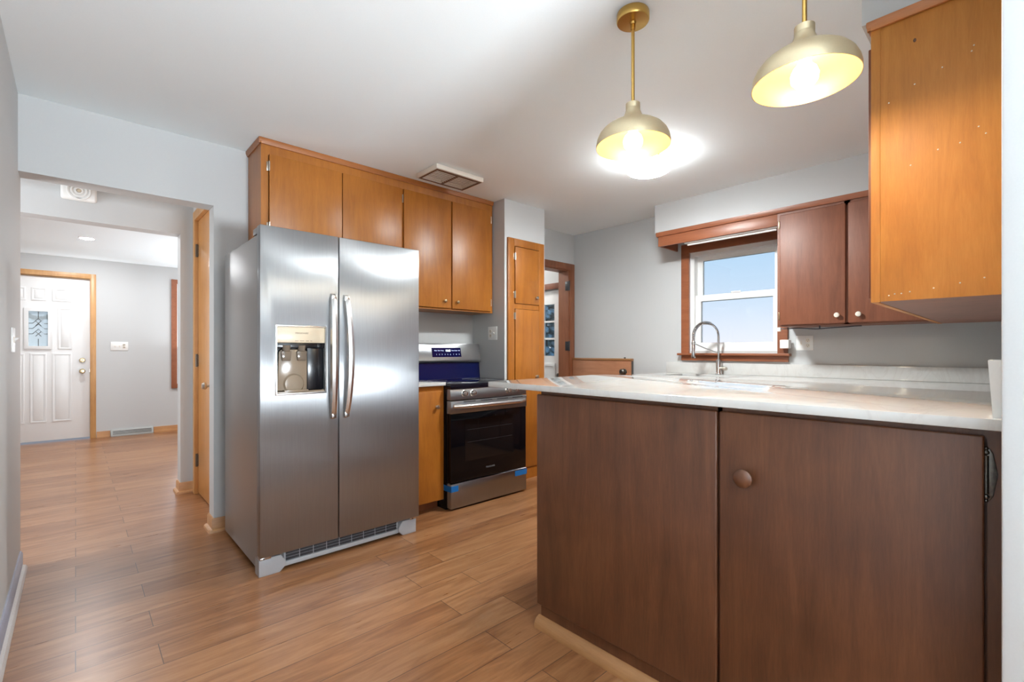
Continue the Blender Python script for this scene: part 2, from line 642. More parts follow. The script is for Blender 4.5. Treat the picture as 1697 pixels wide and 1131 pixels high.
b = MB()
b.box(-1.8, 4.3, -2.5, 3.585, -0.1, 0).box(-1.8, 3.2, 3.585, 8.4, -0.1, 0).box(3.2, 4.3, 3.585, 5.2, -0.3, -0.18)
fl = struct(b.build('floor', 'floor', loc=(0, 0, 0)))
S('ceiling', 'ceiling', MB().box(-1.8, 4.3, -2.5, 8.4, CEIL, CEIL + 0.12))
S('wall_left', 'wall', MB().box(LX - 0.12, LX, -2.5, 3.60, 0, CEIL))
# kitchen back wall: header over the opening, stub, back, doorway
b = MB()
b.box(LX, 0.637, WY, 3.585, 2.049, CEIL)
b.box(0.637, 3.28, WY, 3.585, 0, CEIL)
b.box(3.28, 4.045, WY, 3.585, 2.04, CEIL)
b.box(4.045, 4.29, WY, 3.585, 0, CEIL)
S('wall_back', 'wall', b)
b = MB()
b.box(2.692, 2.715, 3.01, WY, 0, CEIL).box(3.165, 3.19, 3.01, WY, 0, CEIL)
b.box(2.715, 2.74, 3.01, 3.03, 0, CEIL).box(3.14, 3.165, 3.01, 3.03, 0, CEIL).box(2.74, 3.14, 3.01, 3.03, 2.085, CEIL)
S('wall_pantry', 'wall', b)
# window wall with window hole and back-landing door hole
b = MB()
b.box(WX, 4.29, -0.17, 1.30, 0, CEIL).box(WX, 4.29, 2.075, WY, 0, CEIL)
b.box(WX, 4.29, 1.30, 2.075, 0, 1.135).box(WX, 4.29, 1.30, 2.075, 2.035, CEIL)
b.box(WX, 4.29, 3.585, 3.645, -0.3, CEIL).box(WX, 4.29, 3.645, 4.46, 1.86, CEIL).box(WX, 4.29, 4.46, 5.2, -0.3, CEIL)
S('wall_window', 'wall', b)
b = MB()
b.box(1.365, 4.14, -0.17, RY, 0, CEIL).box(1.24, 1.365, -0.17, 0.0275, 0, CEIL, 0.004)
S('wall_right', 'wall', b)
# dining area behind the camera
b = MB()
b.box(-0.335, -0.15, -2.5, -2.4, 0, CEIL).box(-0.15, 1.25, -2.5, -2.4, 0, 0.25).box(-0.15, 1.25, -2.5, -2.4, 2.1, CEIL).box(1.25, 3.5, -2.5, -2.4, 0, CEIL)
b.box(3.4, 3.5, -2.4, -0.17, 0, CEIL)
S('wall_dining', 'wall', b)
b = MB()
b.holed('XZ', (-0.15, 1.25, 0.25, 2.1), (-0.09, 1.19, 0.31, 2.04), -2.48, -2.41)
b.box(0.52, 0.58, -2.47, -2.42, 0.31, 2.04)
S('added_window_3', 'white', b)  # invented window behind the camera, added to carry daylight
# hall beyond the opening
b = MB()
b.box(0.70, 0.80, 3.585, 3.66, 0, CEIL).box(0.70, 0.80, 4.50, 4.56, 0, CEIL).box(0.70, 0.80, 3.66, 4.50, 2.235, CEIL)
b.box(-1.3, -1.2, 3.5, 4.56, 0, CEIL).box(-1.3, -0.335, 3.5, 3.6, 0, CEIL)
S('wall_hall', 'wall', b)
b = MB()
b.box(-1.2, 0.613, 4.56, 4.70, 2.068, CEIL).box(0.613, 3.25, 4.56, 4.70, 0, CEIL).box(-1.7, -1.2, 4.56, 4.70, 0, CEIL)
S('wall_living', 'wall', b)
S('added_window_4', 'white', MB().holed('YZ', (3.72, 4.44, 0.74, 1.96), (3.78, 4.38, 0.80, 1.90), -1.2, -1.175))  # frame added on the solid hall wall around the fill light
# living room
FY = 8.20
b = MB()
b.box(-1.7, -0.79, FY, 8.34, 0, CEIL).box(-0.79, 0.145, FY, 8.34, 2.06, CEIL).box(0.145, 1.05, FY, 8.34, 0, CEIL)
b.box(1.05, 2.85, FY, 8.34, 0, 0.65).box(1.05, 2.85, FY, 8.34, 2.10, CEIL).box(2.85, 3.25, FY, 8.34, 0, CEIL)
S('wall_front', 'wall', b)
b = MB()
b.box(-1.8, -1.7, 4.56, 8.34, 0, CEIL).box(3.15, 3.25, 4.70, 8.34, 0, CEIL)
S('wall_side', 'wall', b)
# plaster cove along the living-room front wall
cv = [(FY, 2.32)]
for k in range(0, 9):
    a = k / 8 * PI / 2
    cv.append((FY - 0.012 - 0.30 * (1 - math.cos(a)), 2.325 + 0.115 * math.sin(a)))
cv += [(FY, CEIL)]
S('trim_1', 'ceiling', MB().prism(cv, 'YZ', -1.7, 3.15))
# back landing walls
b = MB()
b.box(3.25, 4.29, 5.1, 5.2, -0.3, CEIL).box(3.15, 3.25, 3.585, 4.56, -0.3, CEIL).box(3.15, 3.25, 4.70, 5.2, -0.3, 0)
S('wall_landing', 'wall', b)
# soffits
b = MB()
b.box(3.825, WX, RY, 2.25, 2.19, CEIL).box(1.955, 3.825, RY, 0.372, 2.235, CEIL)
S('soffit', 'wall', b)

# baseboards and shoes
def base_profile(d, h=0.085, t=0.012):
    return [(0, 0), (t, 0), (t, h - 0.012), (t * 0.5, h), (0, h)]


b = MB()
b.prism([(LX, 0.0), (LX + 0.012, 0), (LX + 0.012, 0.075), (LX + 0.006, 0.088), (LX, 0.088)], 'XZ', -2.4, 3.56)
S('baseboard_left', 'base_grey', b)
b = MB()
b.prism([(LX + 0.012, 0), (LX + 0.03, 0), (LX + 0.029, 0.010), (LX + 0.023, 0.018), (LX + 0.012, 0.021)], 'XZ', -2.4, 3.54)
S('trim_2', 'shoe_grey', b)


def stub_trim(y_front, x_face, x_end, name_b, name_s):
    b = MB()
    b.prism([(y_front, 0), (y_front - 0.012, 0), (y_front - 0.012, 0.075), (y_front - 0.006, 0.085), (y_front, 0.085)], 'YZ', x_face - 0.012, x_end)
    b.prism([(x_face, 0), (x_face - 0.012, 0), (x_face - 0.012, 0.075), (x_face - 0.006, 0.085), (x_face, 0.085)], 'XZ', y_front, y_front + 0.135)
    S(name_b, 'tanx', b)
    b = MB()
    b.prism([(y_front - 0.012, 0), (y_front - 0.032, 0), (y_front - 0.03, 0.012), (y_front - 0.022, 0.019), (y_front - 0.012, 0.021)], 'YZ', x_face - 0.03, x_end)
    b.prism([(x_face - 0.012, 0), (x_face - 0.032, 0), (x_face - 0.03, 0.012), (x_face - 0.022, 0.019), (x_face - 0.012, 0.021)], 'XZ', y_front - 0.03, y_front + 0.135)
    S(name_s, 'tanx', b)


stub_trim(WY, 0.637, 0.80, 'baseboard_back', 'trim_3')
stub_trim(4.56, 0.613, 0.70, 'baseboard_hall', 'trim_4')
b = MB()
b.box(0.20, 0.335, FY - 0.012, FY, 0, 0.08).box(0.795, 3.15, FY - 0.012, FY, 0, 0.08)
b.box(0.20, 0.335, FY - 0.03, FY - 0.012, 0, 0.02).box(0.795, 3.15, FY - 0.03, FY - 0.012, 0, 0.02)
S('baseboard_front', 'tanx', b)

# --- kitchen window (window_1)
win = struct(MB().holed('YZ', (1.30, 2.075, 1.135, 2.035), (1.335, 2.040, 1.165, 2.000), 4.15, 4.27).build('window_1', 'white'))
b = MB()
b.holed('YZ', (1.262, 2.152, 1.110, 2.112), (1.335, 2.078, 1.110 - 0.0, 2.032), 4.118, 4.140, 0.003)
c = b.build('casing', 'redx', win)
MB().box(4.085, 4.150, 1.240, 2.178, 1.095, 1.115, 0.004).build('sill', 'redx', win)
MB().box(4.118, 4.140, 1.256, 2.150, 1.048, 1.095, 0.002).build('apron', 'redx', win)
MB().holed('YZ', (1.335, 2.040, 1.585, 2.000), (1.385, 1.990, 1.640, 1.955), 4.215, 4.245, 0.003).build('upper_sash', 'white', win)
MB().holed('YZ', (1.335, 2.040, 1.165, 1.640), (1.385, 1.990, 1.210, 1.585), 4.175, 4.210, 0.003).build('lower_sash', 'white', win)
MB().box(4.228, 4.232, 1.385, 1.990, 1.640, 1.955).box(4.190, 4.194, 1.385, 1.990, 1.210, 1.585).build('glass', 'pane', win)
MB().box(4.165, 4.180, 1.64, 1.72, 1.640, 1.652, 0.003).build('sash_lock', 'white', win)

# --- door casing of the back doorway with two painted hinges
tr = struct(MB().box(4.045, 4.128, WY - 0.02, WY, 0, 2.105, 0.004).box(3.20, 4.128, WY - 0.021, WY, 2.035, 2.107, 0.004)
            .box(4.030, 4.045, WY - 0.012, 3.585, 0, 2.04).box(3.28, 4.03, WY - 0.005, 3.585, 2.025, 2.04).build('trim_5', 'trim_brown'))
for z in (1.86, 1.19):
    MB().box(4.022, 4.032, WY - 0.028, WY + 0.03, z - 0.05, z + 0.05, 0.002).cyl((4.024, WY - 0.03, z - 0.055), (4.024, WY - 0.03, z + 0.055), 0.008, n=12).build('hinge', 'slotplastic', tr)

# --- back landing exterior door (door_3)
d3 = struct(MB().holed('YZ', (3.65, 4.455, -0.17, 1.855), (3.775, 4.33, 1.075, 1.690), 4.17, 4.21, 0.003).build('door_3', 'white'))
b = MB()
for k in (1, 2):
    y = 3.775 + k * 0.555 / 3
    b.box(4.175, 4.205, y - 0.011, y + 0.011, 1.075, 1.690)
    z = 1.075 + k * 0.615 / 3
    b.box(4.175, 4.205, 3.775, 4.33, z - 0.011, z + 0.011)
b.build('muntins', 'white', d3)
MB().box(4.188, 4.192, 3.775, 4.33, 1.075, 1.69).build('glass', 'pane', d3)
MB().holed('YZ', (3.755, 4.35, 0.10, 0.99), (3.79, 4.315, 0.135, 0.955), 4.158, 4.172, 0.003).build('panel_moulding', 'white', d3)
MB().lathe([(0.0, 0), (0.027, 0.004), (0.027, 0.008), (0.011, 0.016), (0.013, 0.03), (0.027, 0.045), (0.022, 0.062), (0, 0.066)][::-1], (4.16, 3.712, 0.845), 'X').build('knob', 'pewter', d3)
bpy.context.view_layer.update()
b = MB()
b.box(4.115, 4.16, 3.560, 3.650, -0.18, 1.93, 0.003).box(4.116, 4.159, 3.650, 4.46, 1.862, 1.93, 0.003).box(4.115, 4.16, 4.455, 4.54, -0.18, 1.93, 0.003)
S('trim_6', 'red', b)

# --- closet door in the hall (door_2)
d2 = struct(MB().box(0.715, 0.752, 3.672, 4.44, 0.012, 2.165, 0.002).build('door_2', 'closet'))
for z in (0.27, 1.06, 1.93):
    MB().box(0.700, 0.716, 4.432, 4.452, z - 0.045, z + 0.045).cyl((0.704, 4.442, z - 0.05), (0.704, 4.442, z + 0.05), 0.008, n=10).build('hinge', 'pewter', d2)
MB().lathe([(0, -0.062), (0.02, -0.058), (0.026, -0.045), (0.022, -0.032), (0.010, -0.024), (0.010, -0.012), (0.026, -0.006), (0.026, 0.0), (0, 0.0)], (0.715, 3.95, 0.885), 'X').build('knob', 'nickel', d2)
b = MB()
b.box(0.688, 0.80, 4.447, 4.51, 0, 2.24, 0.003).box(0.688, 0.80, 3.65, 4.447, 2.168, 2.24, 0.003).box(0.688, 0.80, 3.62, 3.668, 0, 2.24, 0.003)
S('trim_7', 'tan', b)

# --- front door (door_1)
d1 = struct(MB().holed('XZ', (-0.775, 0.134, 0.02, 2.052), (-0.432, -0.243, 1.185, 1.632), 8.225, 8.27, 0.002).build('door_1', 'white'))
b = MB()
def raised(x0, x1, z0, z1):
    b.holed('XZ', (x0, x1, z0, z1), (x0 + 0.016, x1 - 0.016, z0 + 0.016, z1 - 0.016), 8.217, 8.226, 0.003)
    b.box(x0 + 0.028, x1 - 0.028, 8.2185, 8.226, z0 + 0.028, z1 - 0.028, 0.004)
raised(-0.215, -0.035, 1.755, 1.915); raised(-0.40, -0.265, 1.755, 1.915); raised(-0.61, -0.445, 1.755, 1.915)
raised(-0.165, -0.035, 1.155, 1.675); raised(-0.63, -0.505, 1.155, 1.675)
raised(-0.215, -0.035, 0.25, 1.105); raised(-0.41, -0.265, 0.25, 1.105); raised(-0.61, -0.455, 0.25, 1.105)
b.build('raised_panels', 'white', d1)
MB().holed('XZ', (-0.462, -0.213, 1.155, 1.662), (-0.422, -0.253, 1.195, 1.622), 8.205, 8.226, 0.004).build('lite_frame', 'white', d1)
gl = MB().box(-0.432, -0.243, 8.240, 8.246, 1.185, 1.632).build('glass', 'leaded', d1)
b = MB()
gx = -0.3375
def came(*pts):
    b.tube([(x, 8.238, z) for x, z in pts], 0.0032, 6)
came((gx, 1.19), (gx, 1.283)); came((gx, 1.54), (gx, 1.63))
for cz, hh in ((1.345, 0.06), (1.41, 0.055), (1.475, 0.06)):
    came((gx - 0.05, cz), (gx, cz + hh), (gx + 0.05, cz), (gx, cz - hh), (gx - 0.05, cz))
for cz in (1.345, 1.41, 1.475):
    came((-0.43, cz), (gx - 0.05, cz)); came((gx + 0.05, cz), (-0.245, cz))
came((gx - 0.025, 1.505), (gx + 0.025, 1.445)); came((gx + 0.025, 1.505), (gx - 0.025, 1.445)); came((gx - 0.025, 1.375), (gx + 0.025, 1.315)); came((gx + 0.025, 1.375), (gx - 0.025, 1.315))
b.build('lead_cames', 'pewter', gl)
prof = [(0.030, 0.0), (0.030, -0.006), (0.012, -0.012), (0.012, -0.03), (0.027, -0.042), (0.030, -0.055), (0.020, -0.066), (0, -0.068)]
MB().lathe(prof, (0.062, 8.225, 0.875), 'Y').build('knob', 'brassknob', d1)
MB().lathe([(0.030, 0.0), (0.030, -0.010), (0.024, -0.018), (0.013, -0.019), (0.013, -0.024), (0, -0.024)], (0.062, 8.225, 1.015), 'Y').box(0.058, 0.066, 8.190, 8.203, 1.0, 1.03, 0.002).build('deadbolt', 'brassknob', d1)
MB().box(0.131, 0.136, 8.218, 8.236, 0.86, 0.905).build('latch_plate', 'nickel', d1)
b = MB()
b.box(0.140, 0.195, FY - 0.016, FY + 0.001, 0, 2.128, 0.003).box(-0.84, 0.140, FY - 0.0155, FY + 0.001, 2.066, 2.128, 0.003).box(-0.84, -0.785, FY - 0.016, FY + 0.001, 0, 2.066, 0.003)
b.box(0.136, 0.145, FY, 8.225, 0, 2.066).box(-0.79, 0.136, FY, 8.225, 2.055, 2.066)
S('trim_8', 'tan', b)

# --- living-room front window (window_2)
w2 = struct(MB().holed('XZ', (1.05, 2.85, 0.65, 2.10), (1.10, 2.80, 0.70, 2.05), 8.22, 8.32).build('window_2', 'white'))
MB().holed('XZ', (0.995, 2.91, 0.605, 2.150), (1.06, 2.845, 0.665, 2.09), FY - 0.022, FY + 0.001, 0.003).build('casing', 'redx', w2)
MB().box(1.10, 2.80, 8.27, 8.276, 0.70, 2.05).build('glass', 'pane', w2)

# outside
S('ground', 'grass', MB().box(-40, 60, -40, 60, -0.75, -0.5))

# =================================================================== REFRIGERATOR
fr = thing('refrigerator', 'stainless steel side-by-side refrigerator with water dispenser in its left door', 'refrigerator', (1.12, 2.95, 0))
FX0, FX1, FS0, FS1 = 0.669, 1.574, 1.0625, 1.0685
MB().box(FX0 + 0.004, FX1 - 0.004, 2.622, 3.335, 0.028, 1.728, 0.012, 3).build('body', 'steel_side', fr)
DZ0, DZ1 = 0.104, 1.764
dl = MB().holed('XZ', (FX0, FS0, DZ0, DZ1), (0.743, 0.991, 0.914, 1.264), 2.56, 2.614, 0.004).build('door', 'steel', fr)
dr = MB().box(FS1, FX1, 2.56, 2.614, DZ0, DZ1, 0.004).build('door', 'steel', fr)


def fridge_handle(x, sgn, par):
    b = MB()
    n = 24
    secs = []
    for k in range(n + 1):
        t = k / n
        z = 0.765 + (1.447 - 0.765) * t
        bow = math.sin(PI * t) ** 0.55
        yo = 2.556 - 0.058 * bow
        hw = 0.017 + 0.004 * math.sin(PI * t)
        xo = x - sgn * 0.010 * math.sin(PI * t)
        secs.append([(xo - hw, yo + 0.014), (xo - hw * 0.75, yo), (xo, yo - 0.006), (xo + hw * 0.75, yo), (xo + hw, yo + 0.014), (xo, yo + 0.017)])
        secs[-1] = [b.bm.verts.new((a, c_, z)) for a, c_ in secs[-1]]
    for i in range(n):
        for j in range(6):
            b.bm.faces.new((secs[i][j], secs[i][(j + 1) % 6], secs[i + 1][(j + 1) % 6], secs[i + 1][j]))
    b.bm.faces.new(secs[0][::-1])
    b.bm.faces.new(secs[-1])
    b.box(x - 0.013, x + 0.013, 2.535, 2.562, 1.405, 1.44, 0.003).box(x - 0.013, x + 0.013, 2.535, 2.562, 0.772, 0.807, 0.003)
    b.build('handle', 'steel_h', par)


fridge_handle(1.031, 1, dl)
fridge_handle(1.103, -1, dr)
# dispenser
MB().holed('XZ', (0.738, 0.996, 0.909, 1.269), (0.746, 0.988, 0.918, 1.261), 2.553, 2.562, 0.002).build('dispenser_bezel', 'steel_h', dl)
MB().box(0.746, 0.988, 2.556, 2.60, 1.178, 1.261, 0.003).build('dispenser_panel', 'beige', dl)
text('lettering', 'FRIGIDAIRE', 0.0125, (0.868, 2.5555, 1.228), ROT_Y, 'print', dl, sx=1.05)
b = MB()
for x, wd in ((0.842, 0.018), (0.868, 0.022), (0.895, 0.016), (0.915, 0.01)):
    b.box(x - wd / 2, x + wd / 2, 2.5554, 2.557, 1.187, 1.1895)
b.build('touch_legend', 'print', dl)
b = MB()
b.box(0.746, 0.988, 2.60, 2.605, 0.918, 1.178)                       # dark cavity back
b.box(0.90, 0.988, 2.575, 2.60, 0.93, 1.165, 0.006).box(0.746, 0.988, 2.566, 2.60, 1.150, 1.178, 0.003)
b.build('dispenser_cavity', 'black', dl)
b = MB()
b.prism([(0.752, 0.93), (0.915, 0.93), (0.905, 1.13), (0.89, 1.145), (0.775, 1.145), (0.762, 1.13)], 'XZ', 2.580, 2.601, 0.006)
b.lathe([(0.0, 0.0), (0.055, 0.0), (0.045, -0.012), (0.0, -0.016)], (0.835, 2.583, 0.965), 'Y', 28)
b.build('dispenser_backplate', 'taupe', dl)
b = MB()
for x in (0.795, 0.872):
    b.prism([(x - 0.026, 1.135), (x + 0.026, 1.135), (x + 0.021, 1.085), (x - 0.021, 1.085)], 'XZ', 2.566, 2.576, 0.003)
    b.cyl((x, 2.575, 1.135), (x, 2.575, 1.165), 0.017, 0.022, 16)
b.build('dispenser_paddles', 'paddle', dl)
MB().box(0.748, 0.986, 2.556, 2.60, 0.916, 0.928, 0.003).box(0.78, 0.90, 2.552, 2.575, 0.926, 0.934, 0.002).build('drip_tray', 'taupe', dl)
# base
for x0, x1 in ((FX0 + 0.003, 0.80), (1.45, FX1 - 0.003)):
    lft = x0 < 1
    inner = x1 if lft else x0
    sg = -1 if lft else 1
    if lft:
        poly = [(x0, 0.0), (inner - 0.03, 0.0), (inner, 0.028), (inner, 0.05), (inner - 0.025, 0.088), (x0, 0.088)]
    else:
        poly = [(inner + 0.03, 0.0), (x1, 0.0), (x1, 0.088), (inner + 0.025, 0.088), (inner, 0.05), (inner, 0.028)]
    MB().prism(poly, 'XZ', 2.590, 2.66, 0.003).build('foot', 'greyplastic', fr)
MB().box(0.795, 1.455, 2.600, 2.63, 0.018, 0.042, 0.003).box(0.795, 1.455, 2.612, 2.635, 0.042, 0.095).build('base_grille', 'greyplastic', fr)
b = MB()
for r_ in range(3):
    for k in range(9):
        x = 0.805 + k * 0.0715
        b.box(x, x + 0.066, 2.606, 2.613, 0.045 + r_ * 0.016, 0.057 + r_ * 0.016)
b.build('grille_slots', 'slotplastic', fr)
for x in (0.70, 1.548):
    MB().box(x - 0.028, x + 0.024, 2.575, 2.62, 0.089, 0.103, 0.002).cyl((x - 0.01, 2.583, 0.094), (x - 0.01, 2.575, 0.094), 0.004, n=10).build('lower_hinge', 'chrome', fr)
    MB().box(x - 0.028, x + 0.028, 2.60, 2.70, 1.728, 1.762, 0.004).build('hinge_cover', 'greyplastic', fr)

# =================================================================== CABINET HELPERS


def knob_at(p, axis, mat, par, r=0.0145, name='knob', l=0.026):
    """axis is the outward direction: '-Y', '-X' or '+Y'."""
    pr = [(r * 0.72, 0.0), (r * 0.55, l * 0.25), (r * 0.5, l * 0.45), (r * 0.98, l * 0.66), (r, l * 0.8), (r * 0.8, l * 0.95), (r * 0.3, l), (0, l)]
    s = -1 if axis[0] == '-' else 1
    return MB().lathe([(a, s * h) for a, h in pr], p, axis[1], 20).build(name, mat, par)


def hinge_y(x, y, z, par, s=1, mat='nickel'):
    """small surface hinge on a face looking to -Y: leaf on the frame, barrel at x."""
    MB().box(x - 0.004 - 0.010 * s, x - 0.004 + 0.002, y - 0.003, y + 0.001, z - 0.028, z + 0.028, 0.001).cyl((x, y - 0.010, z - 0.03), (x, y - 0.010, z + 0.03), 0.0048, n=10).build('hinge', mat, par)


# =================================================================== UPPER CABINET over fridge and range
uc = thing('wall_cabinet', 'honey coloured four-door wall cabinet above the refrigerator and range', 'cabinet', (1.75, 3.30, 1.465))
b = MB()
b.box(0.831, 1.795, 3.175, 3.448, 1.80, 2.415).box(1.795, 2.683, 3.175, 3.448, 1.465, 2.415)
b.build('carcass', 'orange', uc)
b = MB()
b.box(0.831, 0.872, 3.160, 3.176, 1.80, 2.415).box(2.655, 2.683, 3.160, 3.176, 1.465, 2.415)
b.box(0.872, 2.655, 3.160, 3.176, 2.345, 2.415).box(1.788, 2.655, 3.160, 3.176, 1.465, 1.478).box(0.872, 1.788, 3.160, 3.176, 1.80, 1.815)
for x0, x1 in ((1.328, 1.338), (1.785, 1.806), (2.231, 2.247)):
    b.box(x0 - 0.012, x1 + 0.012, 3.1605, 3.176, 1.478 if x0 > 1.5 else 1.815, 2.345)
b.build('face_frame', 'orange', uc)
b = MB()
b.prism([(3.160, 2.405), (3.150, 2.405), (3.142, 2.425), (3.142, 2.439), (3.160, 2.439)], 'YZ', 0.817, 2.683)
b.prism([(0.831, 2.405), (0.824, 2.405), (0.816, 2.425), (0.816, 2.439), (0.831, 2.439)], 'XZ', 3.146, 3.448)
b.build('crown_moulding', 'orangex', uc)
for x0, x1, kx in ((0.875, 1.331, 1.30), (1.336, 1.787, 1.372), (1.804, 2.234, 2.167), (2.245, 2.654, 2.291)):
    dz = 1.479 if x0 > 1.8 else 1.812
    d = MB().box(x0, x1, 3.143, 3.1595, dz, 2.349, 0.003).build('door', 'orange', uc)
    knob_at((kx, 3.143, dz + 0.055), '-Y', 'brassknob', d, 0.0135)
for x, s_ in ((0.8755, 1), (1.795, 1), (2.658, -1)):
    for z in (2.275, 1.90 if x < 1 else 1.555):
        hinge_y(x, 3.157, z, uc, s_)

# =================================================================== BASE CABINET left of the range
bc = thing('base_cabinet', 'narrow honey base cabinet with one door between refrigerator and range', 'cabinet', (1.77, 3.1, 0))
MB().box(1.60, 1.934, 2.835, 3.445, 0.072, 0.888).box(1.60, 1.934, 2.90, 3.445, 0.0, 0.072).build('carcass', 'orange', bc)
MB().box(1.60, 1.934, 2.895, 2.90, 0.0, 0.07).build('toe_kick', 'trim_brown', bc)
MB().box(1.60, 1.644, 2.820, 2.836, 0.072, 0.888).box(1.912, 1.937, 2.820, 2.836, 0.072, 0.888).box(1.644, 1.912, 2.820, 2.836, 0.846, 0.888).box(1.644, 1.912, 2.820, 2.836, 0.072, 0.088).build('face_frame', 'orange', bc)
d = MB().box(1.63, 1.918, 2.803, 2.8195, 0.080, 0.850, 0.003).build('door', 'orange', bc)
knob_at((1.866, 2.803, 0.741), '-Y', 'nickel', d, 0.015)
tag(MB().box(1.585, 1.9385, 2.795, 3.448, 0.889, 0.912, 0.002).build('countertop', 'quartz'), 'small white quartz countertop between the refrigerator and the range', 'countertop')

# =================================================================== RANGE
rg = thing('kitchen_range', 'stainless and black electric range with blue tape on its drawer', 'stove', (2.305, 3.07, 0))
RX0, RX1 = 1.942, 2.687
MB().box(RX0 - 0.001, RX1 + 0.001, 2.785, 3.42, 0.018, 0.862, 0.003).box(RX0, RX1, 2.80, 3.40, 0.0, 0.02).build('body', 'black', rg)
MB().box(RX0 - 0.002, RX1 + 0.002, 2.735, 3.33, 0.862, 0.897, 0.006).build('cooktop', 'cooktop', rg)
for x, y, r in ((2.12, 2.93, 0.105), (2.50, 2.93, 0.085), (2.12, 3.18, 0.08), (2.50, 3.18, 0.105)):
    MB().lathe([(r, 0.0), (r, 0.0004), (r - 0.003, 0.0004), (r - 0.003, 0.0)], (x, y, 0.897), 'Z', 40).build('burner_ring', 'lightprint', rg)
b = MB()
b.prism([(3.33, 0.897), (3.42, 0.897), (3.42, 1.04), (3.345, 1.04)], 'YZ', RX0 + 0.006, RX1 - 0.006)
b.build('backsplash_panel', 'navy', rg)
bgd = MB().prism([(3.325, 1.035), (3.425, 1.035), (3.425, 1.198), (3.35, 1.198), (3.318, 1.052)], 'YZ', RX0, RX1, 0.006).build('backguard', 'steel', rg)
# tilted display (face runs from (3.318,1.052) to (3.35,1.198))
def bgp(z):
    return 3.318 + (z - 1.052) / 0.146 * 0.032
tilt = math.atan2(0.032, 0.146)
b = MB()
za, zb = 1.083, 1.162
b.prism([(bgp(za) - 0.002, za), (bgp(za) + 0.004, za), (bgp(zb) + 0.004, zb), (bgp(zb) - 0.002, zb)], 'YZ', 2.172, 2.470)
b.build('display', 'display', bgd)
ROT_T = Matrix.Rotation(PI / 2 - tilt, 3, 'X')
def on_disp(x, z, body, size, mat, nm, sx=1.0):
    text(nm, body, size, (x, bgp(z) - 0.0028, z), ROT_T, mat, bgd, sx=sx)
on_disp(2.335, 1.137, '12:05', 0.024, 'clock', 'clock_digits')
for x, s_ in ((2.21, 'Bake'), (2.243, 'Broil'), (2.277, 'Keep'), (2.385, 'Timer'), (2.418, 'Clock'), (2.45, 'Off')):
    on_disp(x, 1.138, s_, 0.0125, 'legend', 'key_legend')
for x, s_ in ((2.215, '1'), (2.243, '2'), (2.271, '3'), (2.30, '4'), (2.328, '5'), (2.356, '6'), (2.388, '7'), (2.418, '8'), (2.448, '9')):
    on_disp(x, 1.105, s_, 0.0135, 'legend', 'key_legend')
MB().prism([(2.738, 0.785), (2.79, 0.785), (2.79, 0.861), (2.745, 0.861)], 'YZ', RX0, RX1, 0.002).build('control_panel', 'steel', rg)
for x in (2.057, 2.136, 2.480, 2.558):
    b = MB().lathe([(0.024, 0.003), (0.024, -0.006), (0.020, -0.009), (0.0185, -0.03), (0.016, -0.034), (0, -0.034)], (x, 2.742, 0.829), 'Y', 28)
    b.box(x - 0.0045, x + 0.0045, 2.702, 2.72, 0.813, 0.845, 0.002)
    b.build('knob', 'steel_h', rg)
od = MB().box(RX0 + 0.001, RX1 - 0.001, 2.742, 2.786, 0.195, 0.690, 0.004).build('oven_door', 'blackglass', rg)
MB().box(RX0, RX1, 2.735, 2.786, 0.688, 0.778, 0.003).build('door_trim', 'steel', od)
b = MB()
for k in range(4):
    x = 2.05 + k * 0.16
    b.box(x, x + 0.11, 2.733, 2.737, 0.766, 0.772)
b.build('vent_slots', 'slotplastic', od)
pts = []
for k in range(25):
    t = k / 24
    x = 1.962 + (2.652 - 1.962) * t
    pts.append((x, 2.725 - 0.045 * min(1.0, math.sin(PI * t) * 2.2) - 0.012 * math.sin(PI * t), 0.742))
MB().tube(pts, 0.0155, 14).box(1.955, 1.985, 2.715, 2.74, 0.728, 0.758, 0.004).box(2.63, 2.66, 2.715, 2.74, 0.728, 0.758, 0.004).build('handle', 'steel_h', od)
MB().box(2.07, 2.545, 2.7405, 2.744, 0.335, 0.635).build('window', 'ovenwin', od)
text('lettering', 'FRIGIDAIRE', 0.017, (2.31, 2.7418, 0.262), ROT_Y, 'lightprint', od)
for z in (0.56, 0.47):
    b = MB()
    for k in range(12):
        b.box(2.09 + k * 0.037, 2.09 + k * 0.037 + 0.034, 2.7395, 2.741, z, z + 0.0025)
    b.build('oven_rack', 'slotplastic', od)
dw = MB().box(RX0 + 0.001, RX1 - 0.001, 2.737, 2.786, 0.014, 0.190, 0.004).build('drawer', 'steel', rg)
for x0, x1, z0, z1 in ((RX0 - 0.002, 2.005, 0.135, 0.176), (2.560, RX1 + 0.002, 0.140, 0.181)):
    b = MB().box(x0, x1, 2.7345, 2.738, z0, z1)
    if x0 < 2:
        b.box(RX0 - 0.0025, RX0 + 0.001, 2.7345, 2.83, z0, z1)
    t_ = b.build('tape', 'bluetape', dw)
    t_['label'] = 'strip of blue tape'

